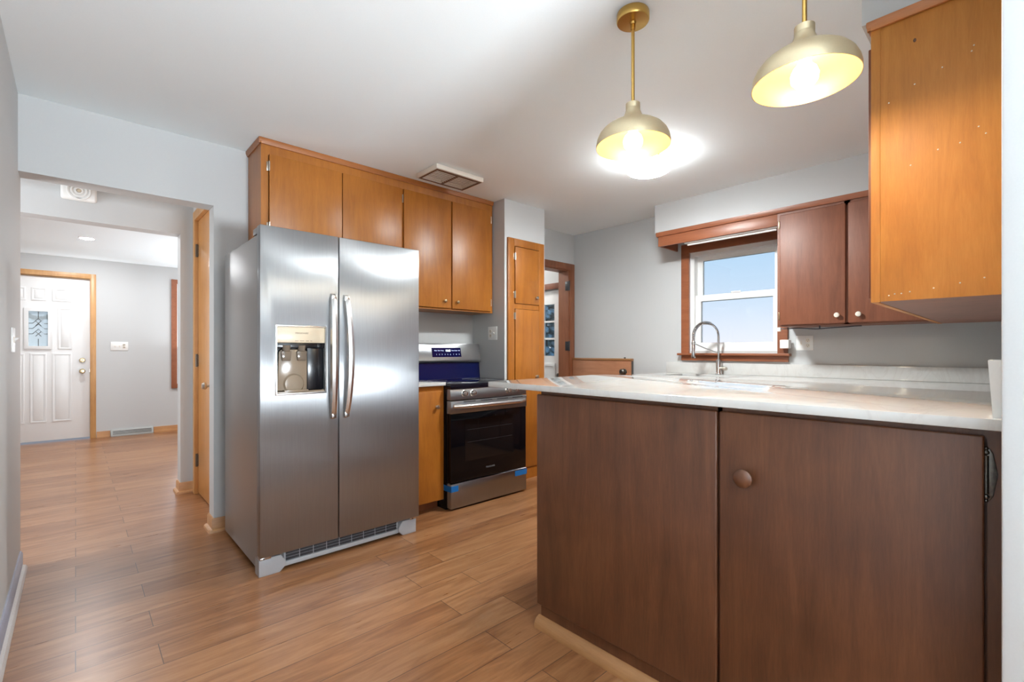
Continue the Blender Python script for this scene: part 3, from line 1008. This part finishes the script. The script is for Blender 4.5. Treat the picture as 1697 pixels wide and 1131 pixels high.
# =================================================================== PANTRY CABINET
pc = thing('pantry_cabinet', 'tall narrow built-in pantry cabinet with two honey doors beside the back doorway', 'cabinet', (2.94, 3.1, 0))
b = MB()
b.box(2.745, 3.135, 3.032, 3.40, 0.0, 2.08)
b.build('carcass', 'orange', pc)
b = MB()
b.box(2.717, 2.79, 2.988, 3.009, 0, 2.112, 0.003).box(3.095, 3.163, 2.988, 3.009, 0, 2.112, 0.003)
b.box(2.79, 3.095, 2.988, 3.009, 2.045, 2.112, 0.003).box(2.79, 3.095, 2.994, 3.03, 1.503, 1.546).box(2.79, 3.095, 2.994, 3.03, 0.0, 0.10)
b.build('face_frame', 'orange', pc)
for z0, z1, kz in ((1.549, 2.040, 1.612), (0.104, 1.499, 0.905)):
    d = MB().box(2.797, 3.092, 2.984, 3.004, z0, z1, 0.003).build('door', 'orange', pc)
    knob_at((3.052, 2.984, kz), '-Y', 'nickel', d, 0.0155)
    hz = (z1 - 0.085, z0 + 0.075) if z0 > 1 else (z1 - 0.06, z0 + 0.1)
    for z in hz:
        hinge_y(2.793, 2.990, z, pc)

# =================================================================== HALF DOOR by the doorway
hd = thing('half_door', 'half-height brown wooden door folded open against the grey wall', 'door', (4.10, 3.06, 0.02))
MB().box(4.085, 4.122, 2.664, 3.425, 0.02, 1.035, 0.003).build('leaf', 'halfdoor', hd)
MB().box(4.078, 4.128, 2.662, 3.425, 1.035, 1.058, 0.004).build('top_ledge', 'tany', hd)
MB().lathe([(0.030, 0.0), (0.030, -0.006), (0.012, -0.012), (0.012, -0.028), (0.026, -0.040), (0.028, -0.052), (0.018, -0.062), (0, -0.064)], (4.085, 2.745, 0.925), 'X', 24).build('knob', 'pewter', hd)
MB().box(4.087, 4.120, 2.6615, 2.665, 0.86, 1.03, 0.001).build('latch_plate', 'pewter', hd)
MB().cyl((4.10, 2.75, 1.058), (4.10, 2.75, 1.070), 0.010, n=12).build('bolt', 'slotplastic', hd)

# =================================================================== PENINSULA
pn = thing('peninsula_cabinet', 'dark brown peninsula base cabinet with a round wooden knob', 'cabinet', (1.80, 0.67, 0))
MB().box(1.432, 2.20, -0.05, 1.352, 0.0, 0.972).build('carcass', 'dark', pn)
b = MB()
b.box(1.415, 1.433, -0.05, 0.052, 0.0, 0.972).box(1.415, 1.433, 0.608, 0.622, 0.0, 0.972).box(1.415, 1.433, 1.335, 1.354, 0.0, 0.972)
b.box(1.415, 1.433, 0.052, 1.335, 0.952, 0.972).box(1.415, 1.433, 0.052, 1.335, 0.0, 0.10)
b.build('face_frame', 'dark', pn)
MB().box(1.399, 1.4145, 0.619, 1.366, 0.092, 0.958, 0.006, 3).build('fixed_panel', 'dark', pn)
d = MB().box(1.399, 1.4145, 0.056, 0.611, 0.060, 0.958, 0.004, 3).build('door', 'dark', pn)
MB().lathe([(0.014, 0.0), (0.013, -0.010), (0.020, -0.016), (0.0255, -0.021), (0.0255, -0.026), (0.020, -0.032), (0.010, -0.035), (0, -0.0355)], (1.399, 0.5355, 0.777), 'X', 32).build('knob', 'dark', d)
b = MB()
zc = 0.876
b.prism([(0.053, zc - 0.05), (0.049, zc - 0.055), (0.043, zc - 0.045), (0.036, zc), (0.043, zc + 0.045), (0.049, zc + 0.055), (0.053, zc + 0.05)], 'YZ', 1.4105, 1.4155, 0.0008)
b.cyl((1.409, 0.0535, zc - 0.04), (1.409, 0.0535, zc + 0.04), 0.0042, n=12)
for s_ in (-1, 1):
    b.ball((1.409, 0.0535, zc + s_ * 0.047), 0.0052, 12)
    b.ball((1.409, 0.0535, zc + s_ * 0.055), 0.0035, 10)
b.build('hinge', 'pewter', pn)
MB().prism([(1.415, 0.0), (1.384, 0.0), (1.385, 0.016), (1.395, 0.034), (1.415, 0.044)], 'XZ', 0.03, 1.366).build('shoe_moulding', 'tany', pn)

# countertop with a rounded far-left corner
b = MB()
R_ = 0.10
poly = [(1.372, -0.055), (1.372, 1.645), (2.285 - R_, 1.69)]
for k in range(1, 9):
    a = PI / 2 - k / 8 * PI / 2
    poly.append((2.285 - R_ + R_ * math.cos(a), 1.69 - R_ + R_ * math.sin(a)))
poly.append((2.285, -0.055))
b.prism(poly, 'XY', 0.9735, 0.9975, 0.002)
tag(b.build('peninsula_countertop', 'quartz'), 'white quartz countertop on the dark peninsula reflecting the window', 'countertop')

# white tapered container
b = MB()
def taper(z, g, y0=-0.045, y1=0.0505, x0=1.392, x1=1.50):
    return [(x0 + g, y0 + g, z), (x1 - g, y0 + g, z), (x1 - g, y1 - g, z), (x0 + g, y1 - g, z)]
rings = []
z0_, z1_ = 0.9976, 1.117
for z, g in ((z0_, 0.007), (z1_, 0.0), (z1_, 0.005), (z0_ + 0.008, 0.011)):
    rings.append([b.bm.verts.new(p) for p in taper(z, g)])
for i in range(3):
    for k in range(4):
        b.bm.faces.new((rings[i][k], rings[i][(k + 1) % 4], rings[i + 1][(k + 1) % 4], rings[i + 1][k]))
b.bm.faces.new(rings[0][::-1]); b.bm.faces.new(rings[3])
tag(b.build('container', 'plastic'), 'white open-topped tapered container at the right end of the peninsula countertop', 'container')

# =================================================================== SINK RUN
sb = thing('sink_cabinet', 'brown sink base cabinets under the window behind the peninsula', 'cabinet', (3.85, 1.1, 0))
MB().box(3.56, 4.13, 0.62, 2.245, 0.10, 0.72).box(3.56, 4.13, 0.62, 1.42, 0.72, 0.908).box(3.56, 4.13, 2.10, 2.245, 0.72, 0.908).box(3.56, 3.60, 1.42, 2.10, 0.72, 0.908).box(3.62, 4.13, 0.62, 2.245, 0, 0.10).build('carcass', 'red', sb)
for y0 in (0.65, 1.05, 1.45, 1.85):
    d = MB().box(3.543, 3.5595, y0, y0 + 0.385, 0.12, 0.88, 0.003).build('door', 'red', sb)
    knob_at((3.543, y0 + 0.05, 0.80), '-X', 'nickel', d)
rb = thing('side_cabinet', 'brown base cabinets along the right wall behind the peninsula', 'cabinet', (2.9, 0.3, 0))
MB().box(2.29, 3.555, -0.055, 0.60, 0.10, 0.908).box(2.29, 3.555, -0.055, 0.54, 0.0, 0.10).build('carcass', 'red', rb)
for x0 in (2.31, 2.73, 3.14):
    MB().box(x0, x0 + 0.40, 0.6005, 0.617, 0.12, 0.88, 0.003).build('door', 'red', rb)

b = MB()
b.box(2.29, 3.50, -0.058, 0.64, 0.910, 0.933)
b.box(3.50, 4.1385, -0.058, 1.45, 0.910, 0.9328).box(3.50, 3.63, 1.45, 2.07, 0.910, 0.933).box(3.985, 4.1385, 1.45, 2.07, 0.910, 0.933).box(3.50, 4.1385, 2.07, 2.275, 0.910, 0.933)
sc_ = b.build('sink_countertop', 'quartz')
tag(sc_, 'white quartz countertop below the window with the sink cut into it', 'countertop')
tag(MB().box(4.118, 4.139, -0.058, 2.303, 0.9335, 1.030, 0.002).build('backsplash', 'quartz'), 'low white quartz backsplash strip standing along the window wall behind the faucet', 'backsplash')
b = MB()
z0_, z1_ = 0.73, 0.9095
r1 = [b.bm.verts.new(p) for p in ((3.615, 1.435, z1_), (4.0, 1.435, z1_), (4.0, 2.085, z1_), (3.615, 2.085, z1_))]
r2 = [b.bm.verts.new(p) for p in ((3.625, 1.445, z1_), (3.99, 1.445, z1_), (3.99, 2.075, z1_), (3.625, 2.075, z1_))]
r3 = [b.bm.verts.new(p) for p in ((3.64, 1.46, z0_), (3.975, 1.46, z0_), (3.975, 2.06, z0_), (3.64, 2.06, z0_))]
for A, B_ in ((r1, r2), (r2, r3)):
    for k in range(4):
        b.bm.faces.new((A[k], A[(k + 1) % 4], B_[(k + 1) % 4], B_[k]))
b.bm.faces.new(r3)
tag(b.build('sink', 'sinksteel'), 'steel sink set under the white countertop in front of the window', 'sink')

# faucet
fc = thing('faucet', 'tall chrome spring-neck kitchen faucet in front of the window', 'faucet', (4.05, 1.775, 0.933))
fx, fy = 4.05, 1.775
MB().lathe([(0.028, 0), (0.028, 0.004), (0.024, 0.008), (0.022, 0.012), (0.022, 0.125), (0.018, 0.130), (0, 0.130)], (fx, fy, 0.933), 'Z', 24).build('body', 'chrome', fc)
dirv = Vector((-0.20, 0.125, 0))
arc = [(fx, fy, 1.05), (fx, fy, 1.15), (fx, fy, 1.25)]
for k in range(1, 17):
    a = PI * k / 16
    q = Vector((fx, fy, 1.26)) + dirv * (0.5 * (1 - math.cos(a))) + Vector((0, 0, 0.115 * math.sin(a)))
    arc.append(tuple(q))
end = Vector(arc[-1])
arc.append((end.x, end.y, 1.215))
MB().tube(arc, 0.0095, 12).build('neck', 'chrome', fc)
# spring coil around the far half of the neck
cp = []
A_ = [Vector(p) for p in arc]
turns = 34
n_ = turns * 8
seg = A_[8:]
L_ = len(seg) - 1
for k in range(n_ + 1):
    t = k / n_ * L_
    i = min(int(t), L_ - 1)
    p = seg[i].lerp(seg[i + 1], t - i)
    d_ = (seg[i + 1] - seg[i]).normalized()
    side = d_.cross(Vector((0.53, 0.85, 0))).normalized()
    nn = d_.cross(side).normalized()
    a = 2 * PI * turns * k / n_
    cp.append(p + side * 0.0135 * math.cos(a) + nn * 0.0135 * math.sin(a))
MB().tube(cp, 0.0022, 5).build('spring', 'chrome', fc)
MB().lathe([(0.0, 0.0), (0.016, 0.0), (0.018, 0.012), (0.015, 0.05), (0.0145, 0.135), (0.011, 0.142), (0, 0.142)], (end.x, end.y, 1.075), 'Z', 20).build('spray_head', 'chrome', fc)
MB().tube([(fx, fy, 1.115), (fx + dirv.x * 0.5, fy + dirv.y * 0.5, 1.155), (end.x, end.y, 1.200)], 0.0045, 8).lathe([(0.014, 0), (0.014, 0.02), (0.018, 0.02), (0.018, 0), (0.014, 0)], (end.x, end.y, 1.19), 'Z', 18).build('support_arm', 'chrome', fc)
MB().cyl((fx, fy, 0.985), (fx - 0.035, fy - 0.075, 0.985), 0.0125, n=18).cyl((fx - 0.035, fy - 0.075, 0.985), (fx - 0.038, fy - 0.082, 0.985), 0.015, n=18).build('lever', 'nickel', fc)

# =================================================================== WINDOW-WALL CABINET + VALANCE
wc = thing('wall_cabinet', 'reddish brown wall cabinet right of the kitchen window', 'cabinet', (3.98, 0.8, 1.315))
MB().box(3.832, 4.138, 0.36, 1.236, 1.316, 2.15).build('carcass', 'red', wc)
b = MB()
b.box(3.815, 3.833, 1.208, 1.236, 1.316, 2.15).box(3.815, 3.833, 0.36, 0.42, 1.316, 2.15).box(3.815, 3.833, 0.788, 0.824, 1.316, 2.15)
b.box(3.815, 3.833, 0.42, 1.208, 2.118, 2.15).box(3.815, 3.833, 0.42, 1.208, 1.316, 1.330)
b.build('face_frame', 'red', wc)
for y0, y1, ky in ((0.812, 1.216, 0.858), (0.40, 0.798, 0.738)):
    d = MB().box(3.798, 3.8145, y0, y1, 1.324, 2.130, 0.005, 3).build('door', 'red', wc)
    knob_at((3.798, ky, 1.379), '-X', 'ventwhite', d, 0.0165)
for z in (2.06, 1.39):
    MB().box(3.796, 3.815, 1.217, 1.223, z - 0.028, z + 0.028, 0.001).build('hinge', 'brassknob', wc)

va = thing('window_valance', 'wooden valance board across the top of the kitchen window', 'valance', (3.95, 1.73, 2.06))
MB().box(3.818, 3.836, 1.2365, 2.212, 2.064, 2.15, 0.001).build('front_board', 'redx', va)
MB().box(3.836, 4.138, 2.194, 2.212, 2.064, 2.15, 0.001).build('return_board', 'redx', va)
b = MB()
b.prism([(3.818, 2.150), (3.806, 2.150), (3.798, 2.168), (3.798, 2.187), (3.822, 2.187), (3.836, 2.150)], 'XZ', 0.374, 2.224)
b.box(3.836, 4.138, 2.212, 2.224, 2.15, 2.187)
b.build('crown_moulding', 'redx', va)
st = thing('strip_light', 'unlit white strip light fixed behind the valance board above the window', 'light', (3.88, 1.6, 2.05))
MB().box(3.838, 3.90, 1.245, 1.98, 2.056, 2.10, 0.004).build('housing', 'white', st)
MB().cyl((3.87, 1.26, 2.050), (3.87, 1.96, 2.050), 0.010, n=14).build('tube', 'plastic', st)

# =================================================================== HANGING CABINET above the peninsula (near)
hc = thing('hanging_cabinet', 'pale orange hanging cabinet over the peninsula lit by a pendant lamp', 'cabinet', (2.88, 0.15, 1.30))
MB().box(1.972, 3.795, -0.058, 0.330, 1.300, 2.21).build('carcass', 'red', hc)
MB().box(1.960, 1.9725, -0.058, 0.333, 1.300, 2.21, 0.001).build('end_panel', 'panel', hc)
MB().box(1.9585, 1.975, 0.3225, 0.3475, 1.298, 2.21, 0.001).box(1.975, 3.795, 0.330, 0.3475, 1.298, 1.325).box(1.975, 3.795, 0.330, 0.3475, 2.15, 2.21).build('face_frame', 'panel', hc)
for y, z in ((0.30, 1.95), (0.235, 1.985), (0.17, 2.01), (0.105, 2.03), (0.10, 2.045), (0.245, 1.73), (0.18, 1.76), (0.13, 1.765), (0.09, 1.80), (0.075, 1.775), (0.30, 1.318), (0.285, 1.322), (0.268, 1.322), (0.247, 1.326), (0.19, 1.332), (0.13, 1.342), (0.078, 1.352)):
    MB().ball((1.9597, y, z), 0.0022, 8).build('nail_head', 'ventwhite', hc)
MB().ball((1.9597, 0.235, 2.125), 0.004, 10, (0.4, 1, 1.6)).build('nail_hole', 'dark', hc)
b = MB()
b.prism([(1.9585, 2.205), (1.950, 2.205), (1.942, 2.218), (1.942, 2.233), (1.960, 2.233)], 'XZ', -0.058, 0.356)
b.prism([(0.3475, 2.205), (0.353, 2.205), (0.358, 2.218), (0.358, 2.233), (0.340, 2.233)], 'YZ', 1.945, 3.79)
b.build('crown_moulding', 'orangey', hc)
for x0 in (2.0, 2.45, 2.90, 3.34):
    MB().box(x0, x0 + 0.43, 0.348, 0.362, 1.315, 2.17, 0.003).build('door', 'red', hc)

# =================================================================== OUTLETS, SWITCHES, SMALL WALL THINGS
def plate_x(name, label, cat, x, y0, y1, z0, z1, gangs, s=-1):
    """plate on a wall whose face looks to s*X; gangs: list of (y centre, 'duplex'|'toggle'|'rocker')"""
    t = thing(name, label, cat, (x, (y0 + y1) / 2, z0))
    a, c_ = sorted((x, x + s * 0.006))
    MB().box(a, c_, y0, y1, z0, z1, 0.0015).build('plate', 'plastic', t)
    zc = (z0 + z1) / 2
    for y, kind in gangs:
        f = x + s * 0.006
        if kind == 'duplex':
            for dz in (-0.02, 0.02):
                b = MB().lathe([(0.0, s * 0.002), (0.0145, s * 0.002), (0.0155, 0.0)], (f, y, zc + dz), 'X', 20)
                r = b.build('receptacle', 'ventwhite', t)
                g = s * 0.0023
                q = MB()
                for yy, hh in ((-0.0055, 0.005), (0.0055, 0.004)):
                    q.box(min(f, f + g), max(f, f + g), y + yy - 0.0012, y + yy + 0.0012, zc + dz - hh + 0.003, zc + dz + hh + 0.003)
                q.cyl((f, y, zc + dz - 0.0075), (f + g, y, zc + dz - 0.0075), 0.0024, n=10)
                q.build('slots', 'slotplastic', r)
        else:
            MB().box(*sorted((f, f + s * 0.002)), y - 0.006, y + 0.006, zc - 0.013, zc + 0.013).build('toggle_slot', 'ventwhite', t)
            MB().prism([(f, zc - 0.006), (f + s * 0.014, zc + 0.006), (f + s * 0.014, zc + 0.011), (f, zc + 0.006)], 'XZ', y - 0.0045, y + 0.0045).build('toggle', 'plastic', t)
    return t


plate_x('outlet_plate', 'white wall plate with switch and outlet under the cabinet right of the window', 'outlet', WX, 1.090, 1.206, 1.140, 1.253, [(1.172, 'toggle'), (1.126, 'duplex')])
plate_x('outlet_plate', 'white two-gang wall plate on the grey side wall above the range', 'outlet', 2.692, 3.103, 3.222, 1.232, 1.348, [(3.188, 'duplex'), (3.14, 'toggle')])
plate_x('switch_plate', 'white switch plate with two toggles on the left wall at the frame edge', 'switch', LX, 3.10, 3.22, 1.130, 1.243, [(3.137, 'toggle'), (3.183, 'toggle')], 1)

t = thing('switch_plate', 'white three-gang switch plate on the living room wall right of the front door', 'switch', (0.43, FY, 1.14))
MB().box(0.34, 0.52, FY - 0.006, FY, 1.14, 1.255, 0.0015).build('plate', 'plastic', t)
for x in (0.384, 0.43):
    MB().box(x - 0.005, x + 0.005, FY - 0.016, FY - 0.006, 1.19, 1.208, 0.001).build('toggle', 'ventwhite', t)
for z in (1.182, 1.214):
    r_ = MB().lathe([(0.0, -0.003), (0.016, -0.003), (0.017, 0.0)], (0.478, FY - 0.006, z), 'Y', 18).build('receptacle', 'ventwhite', t)
    MB().box(0.468, 0.488, FY - 0.0105, FY - 0.0088, z - 0.004, z + 0.006).build('slots', 'print', r_)

vr = thing('floor_register', 'low grey metal register at the foot of the living room wall', 'vent', (0.565, FY, 0))
MB().prism([(FY, 0.0), (FY - 0.055, 0.0), (FY - 0.052, 0.02), (FY - 0.022, 0.092), (FY, 0.092)], 'YZ', 0.340, 0.790, 0.002).build('housing', 'register', vr)
b = MB()
for r_ in range(3):
    z = 0.03 + r_ * 0.017
    y = FY - 0.052 + (z - 0.02) / 0.072 * 0.03
    b.box(0.36, 0.77, y - 0.003, y + 0.006, z, z + 0.007)
b.build('louvre_slots', 'pewter', vr)

al = thing('chime_box', 'white square box with concentric rings above the second opening in the hall', 'alarm', (0.02, 4.56, 2.22))
MB().box(-0.078, 0.112, 4.512, 4.559, 2.198, 2.352, 0.016, 4).build('housing', 'plastic', al)
b = MB()
for r in (0.066, 0.046, 0.026):
    b.lathe([(r, 0.0), (r - 0.003, -0.006), (r - 0.010, -0.006), (r - 0.013, 0.0)], (0.017, 4.511, 2.264), 'Y', 36)
b.build('speaker_rings', 'plastic', al)
MB().lathe([(0.012, 0.0), (0.010, -0.004), (0, -0.005)], (0.017, 4.511, 2.264), 'Y', 20).build('speaker_hub', 'beige', al)
MB().box(-0.012, 0.036, 4.509, 4.514, 2.206, 2.213).build('sounder_slot', 'slotplastic', al)

tag(MB().box(4.058, 4.117, 1.236, 1.299, 1.155, 1.222, 0.004).build('sensor_box', 'plastic'), 'small white box on the right side casing of the kitchen window', 'sensor')
cb = thing('cable', 'thin grey cable drooping under the wall cabinet right of the window', 'cable', (3.95, 1.0, 1.29))
pts = []
for k in range(41):
    t = k / 40
    sag = 0.010 * math.sin(PI * min(1, max(0, (t - 0.12) / 0.8)))
    pts.append((3.93 - 0.03 * t, 1.262 - 0.52 * t, 1.306 - 0.012 * (t < 0.0) - sag - 0.004 * math.sin(5 * PI * t) * (1 - t)))
MB().tube(pts, 0.0038, 8).build('lead', 'cable', cb)
MB().box(3.92, 3.94, 1.250, 1.272, 1.284, 1.314, 0.003).build('clip', 'plastic', cb)
MB().box(3.905, 3.913, 0.985, 0.993, 1.293, 1.316).build('clip', 'cable', cb)

# =================================================================== CEILING THINGS
vt = thing('ceiling_vent', 'cream slatted exhaust vent on the ceiling in front of the honey cabinets', 'vent', (2.045, 2.885, 2.415))
MB().holed('XY', (1.835, 2.255, 2.755, 3.020), (1.855, 2.235, 2.775, 3.0), 2.404, 2.439, 0.006).build('frame', 'ventwhite', vt)
MB().box(1.855, 2.235, 2.775, 3.0, 2.432, 2.4385).build('backing', 'ventbrown', vt)
b = MB()
for k in range(9):
    y = 2.788 + k * 0.0244
    b.box(1.858, 2.038, y, y + 0.0095, 2.407, 2.411)
    b.box(2.052, 2.232, y, y + 0.0095, 2.407, 2.411)
b.build('slats', 'ventwhite', vt)
MB().box(2.036, 2.054, 2.775, 3.0, 2.405, 2.432).holed('XY', (1.846, 2.244, 2.766, 3.009), (1.862, 2.228, 2.784, 2.994), 2.4015, 2.4042).build('centre_bar', 'ventbrown', vt)

ft = thing('ceiling_lamp', 'round flush ceiling lamp with glowing white glass behind the nearer pendant rod', 'lamp', (2.81, 1.70, 2.44))
MB().lathe([(0.0, -0.046), (0.148, -0.046), (0.1505, -0.048), (0.1505, -0.053), (0.148, -0.055), (0.0, -0.055)], (2.81, 1.70, 2.44), 'Z', 48).build('ring', 'nickel', ft)
MB().lathe([(0.0, -0.001), (0.136, -0.001), (0.142, -0.012), (0.144, -0.046), (0.0, -0.046)], (2.81, 1.70, 2.44), 'Z', 48).build('glass_collar', 'flushdim', ft)
MB().lathe([(0.0, -0.055), (0.146, -0.055), (0.148, -0.085), (0.143, -0.098), (0.132, -0.106), (0.0, -0.106)], (2.81, 1.70, 2.44), 'Z', 48).build('glass_side', 'flushdim', ft)
MB().lathe([(0.0, -0.1065), (0.131, -0.1065), (0.118, -0.112), (0.08, -0.116), (0.0, -0.118)], (2.81, 1.70, 2.44), 'Z', 48).build('glass_bottom', 'flush', ft)


ll = thing('landing_added_lamp', 'added unseen flush ceiling lamp on the back landing beyond the doorway', 'lamp', (3.65, 4.45, CEIL))  # added out of view to brighten the landing
MB().lathe([(0.0, -0.001), (0.09, -0.001), (0.09, -0.02), (0.0, -0.02)], (3.65, 4.45, CEIL), 'Z', 32).build('base_ring', 'nickel', ll)
MB().lathe([(0.0, -0.02), (0.085, -0.02), (0.08, -0.05), (0.05, -0.07), (0.0, -0.078)], (3.65, 4.45, CEIL), 'Z', 32).build('glass_bowl', 'landing', ll)


def pendant(x, y, label):
    p = thing('pendant_lamp', label, 'lamp', (x, y, 1.925), 'brass pendants over the peninsula')
    MB().lathe([(0.0, -0.001), (0.060, -0.001), (0.0615, -0.004), (0.0615, -0.030), (0.059, -0.034), (0.012, -0.036), (0.010, -0.044), (0.0, -0.044)], (x, y, CEIL), 'Z', 40).build('canopy', 'goldrod', p)
    MB().cyl((x, y, 2.085), (x, y, 2.405), 0.0066, n=16).build('rod', 'goldrod', p)
    MB().cyl((x, y, 2.395), (x, y, 2.375), 0.009, n=16).build('rod_joint', 'goldrod', p)
    out = [(0.1400, 1.925), (0.1395, 1.938), (0.136, 1.955), (0.128, 1.973), (0.114, 1.990), (0.096, 2.003), (0.075, 2.013), (0.056, 2.022), (0.042, 2.033), (0.033, 2.047), (0.0275, 2.062), (0.0255, 2.072)]
    inn = [(r - 0.0022, z - 0.0018) for r, z in out[1:]]
    inn = [(0.1378, 1.925)] + inn
    pr = out + [(0.0, 2.072)]
    sh = MB().lathe([(r, z) for r, z in pr], (x, y, 0), 'Z', 56)
    sh.lathe([(0.1400, 1.925), (0.1378, 1.925)], (x, y, 0), 'Z', 56)
    sho = sh.build('shade', 'gold', p)
    MB().lathe([(r, z) for r, z in inn] + [(0.0, 2.0702)], (x, y, 0), 'Z', 56).build('lining', 'goldlining', sho)
    MB().lathe([(0.0268, 2.070), (0.0268, 2.090), (0.022, 2.093), (0.0, 2.093)], (x, y, 0), 'Z', 32).build('cap', 'gold', p)
    MB().cyl((x, y, 2.068), (x, y, 1.985), 0.018, n=20).build('socket', 'ventwhite', p)
    MB().lathe([(0.013, 1.988), (0.018, 1.978), (0.030, 1.965), (0.0365, 1.948), (0.034, 1.930), (0.024, 1.917), (0.010, 1.911), (0.0, 1.910)], (x, y, 0), 'Z', 32).build('bulb', 'bulb', p)
    return p


pendant(1.580, 1.023, 'brass dome pendant lamp with its round ceiling canopy in view, left one')
pendant(1.574, 0.437, 'brass dome pendant lamp nearest the pale orange hanging cabinet, right one')

def downlight(x, y, label):
    dn = thing('downlight', label, 'lamp', (x, y, 2.44))
    MB().lathe([(0.062, 0.0), (0.064, -0.006), (0.078, -0.004), (0.080, 0.0)], (x, y, 2.44), 'Z', 36).build('trim_ring', 'white', dn)
    MB().lathe([(0.063, -0.001), (0.05, -0.004), (0.0, -0.005)], (x, y, 2.44), 'Z', 36).build('lens', 'down', dn)


downlight(0.095, 7.355, 'small bright recessed downlight in the living room ceiling near the front door')
downlight(1.75, 7.355, 'added unseen downlight in the living room ceiling before the front window')  # added out of view to brighten the living room
downlight(0.095, 5.70, 'added unseen downlight in the living room ceiling behind the hall opening')  # second added lamp, lights the living-room floor


# =================================================================== OUTSIDE
wr = MB()
pts = [(-0.3375 + 0.135 * math.cos(a), 8.315, 1.675 + 0.135 * math.sin(a)) for a in [2 * PI * k / 40 for k in range(41)]]
wr.tube(pts, [0.026 + 0.006 * math.sin(k * 2.3) for k in range(41)], 8)
tag(wr.build('wreath', 'wreath'), 'dark round wreath hung outside behind the front door glass', 'wreath')


def bare_tree(x, y, zb, h, seed, label):
    rnd = random.Random(seed)
    b = MB()
    def grow(p, d, l, r, depth):
        pts = [p]
        q = p
        for _ in range(3):
            d2 = (d + Vector((rnd.uniform(-.18, .18), rnd.uniform(-.18, .18), rnd.uniform(-.05, .12)))).normalized()
            q = q + d2 * l / 3
            pts.append(q)
            d = d2
        b.tube(pts, [r, r * 0.88, r * 0.75, r * 0.6], 6, caps=False)
        if depth:
            for _ in range(3):
                nd = (d + Vector((rnd.uniform(-.8, .8), rnd.uniform(-.8, .8), rnd.uniform(-.2, .5)))).normalized()
                grow(pts[rnd.choice((2, 3, 3))], nd, l * rnd.uniform(.55, .75), r * 0.55, depth - 1)
    grow(Vector((x, y, zb)), Vector((0, 0, 1)), h, h * 0.022, 5)
    return tag(b.build('bare_tree', 'bark'), label, 'tree')


bare_tree(24.5, 12.5, -0.5, 2.6, 3, 'leafless tree seen at the left of the kitchen window')


def conifer(x, y, h, r, seed, label):
    rnd = random.Random(seed)
    t = thing('conifer', label, 'tree', (x, y, -0.5), 'evergreens outside the back door')
    MB().cyl((x, y, -0.5), (x, y, h * 0.9), 0.09, 0.02, 8).build('trunk', 'bark', t)
    b = MB()
    for k in range(420):
        z = rnd.uniform(0.0, 1.0)
        rr = r * (1 - z) + 0.05
        a = rnd.uniform(0, 2 * PI)
        q = rr * rnd.uniform(0.5, 1.0)
        c_ = Vector((x + q * math.cos(a), y + q * math.sin(a), -0.3 + z * h))
        dv = Vector((math.cos(a), math.sin(a), -0.25)).normalized()
        b.tube([c_ - dv * 0.15, c_ + dv * 0.1, c_ + dv * 0.3], [0.05, 0.085, 0.01], 5)
    b.build('foliage', 'leaf', t)


conifer(8.4, 7.9, 3.6, 1.0, 1, 'dark evergreen seen through the back door glass, nearer one')
conifer(10.6, 10.4, 4.6, 1.2, 2, 'dark evergreen seen through the back door glass, farther one')
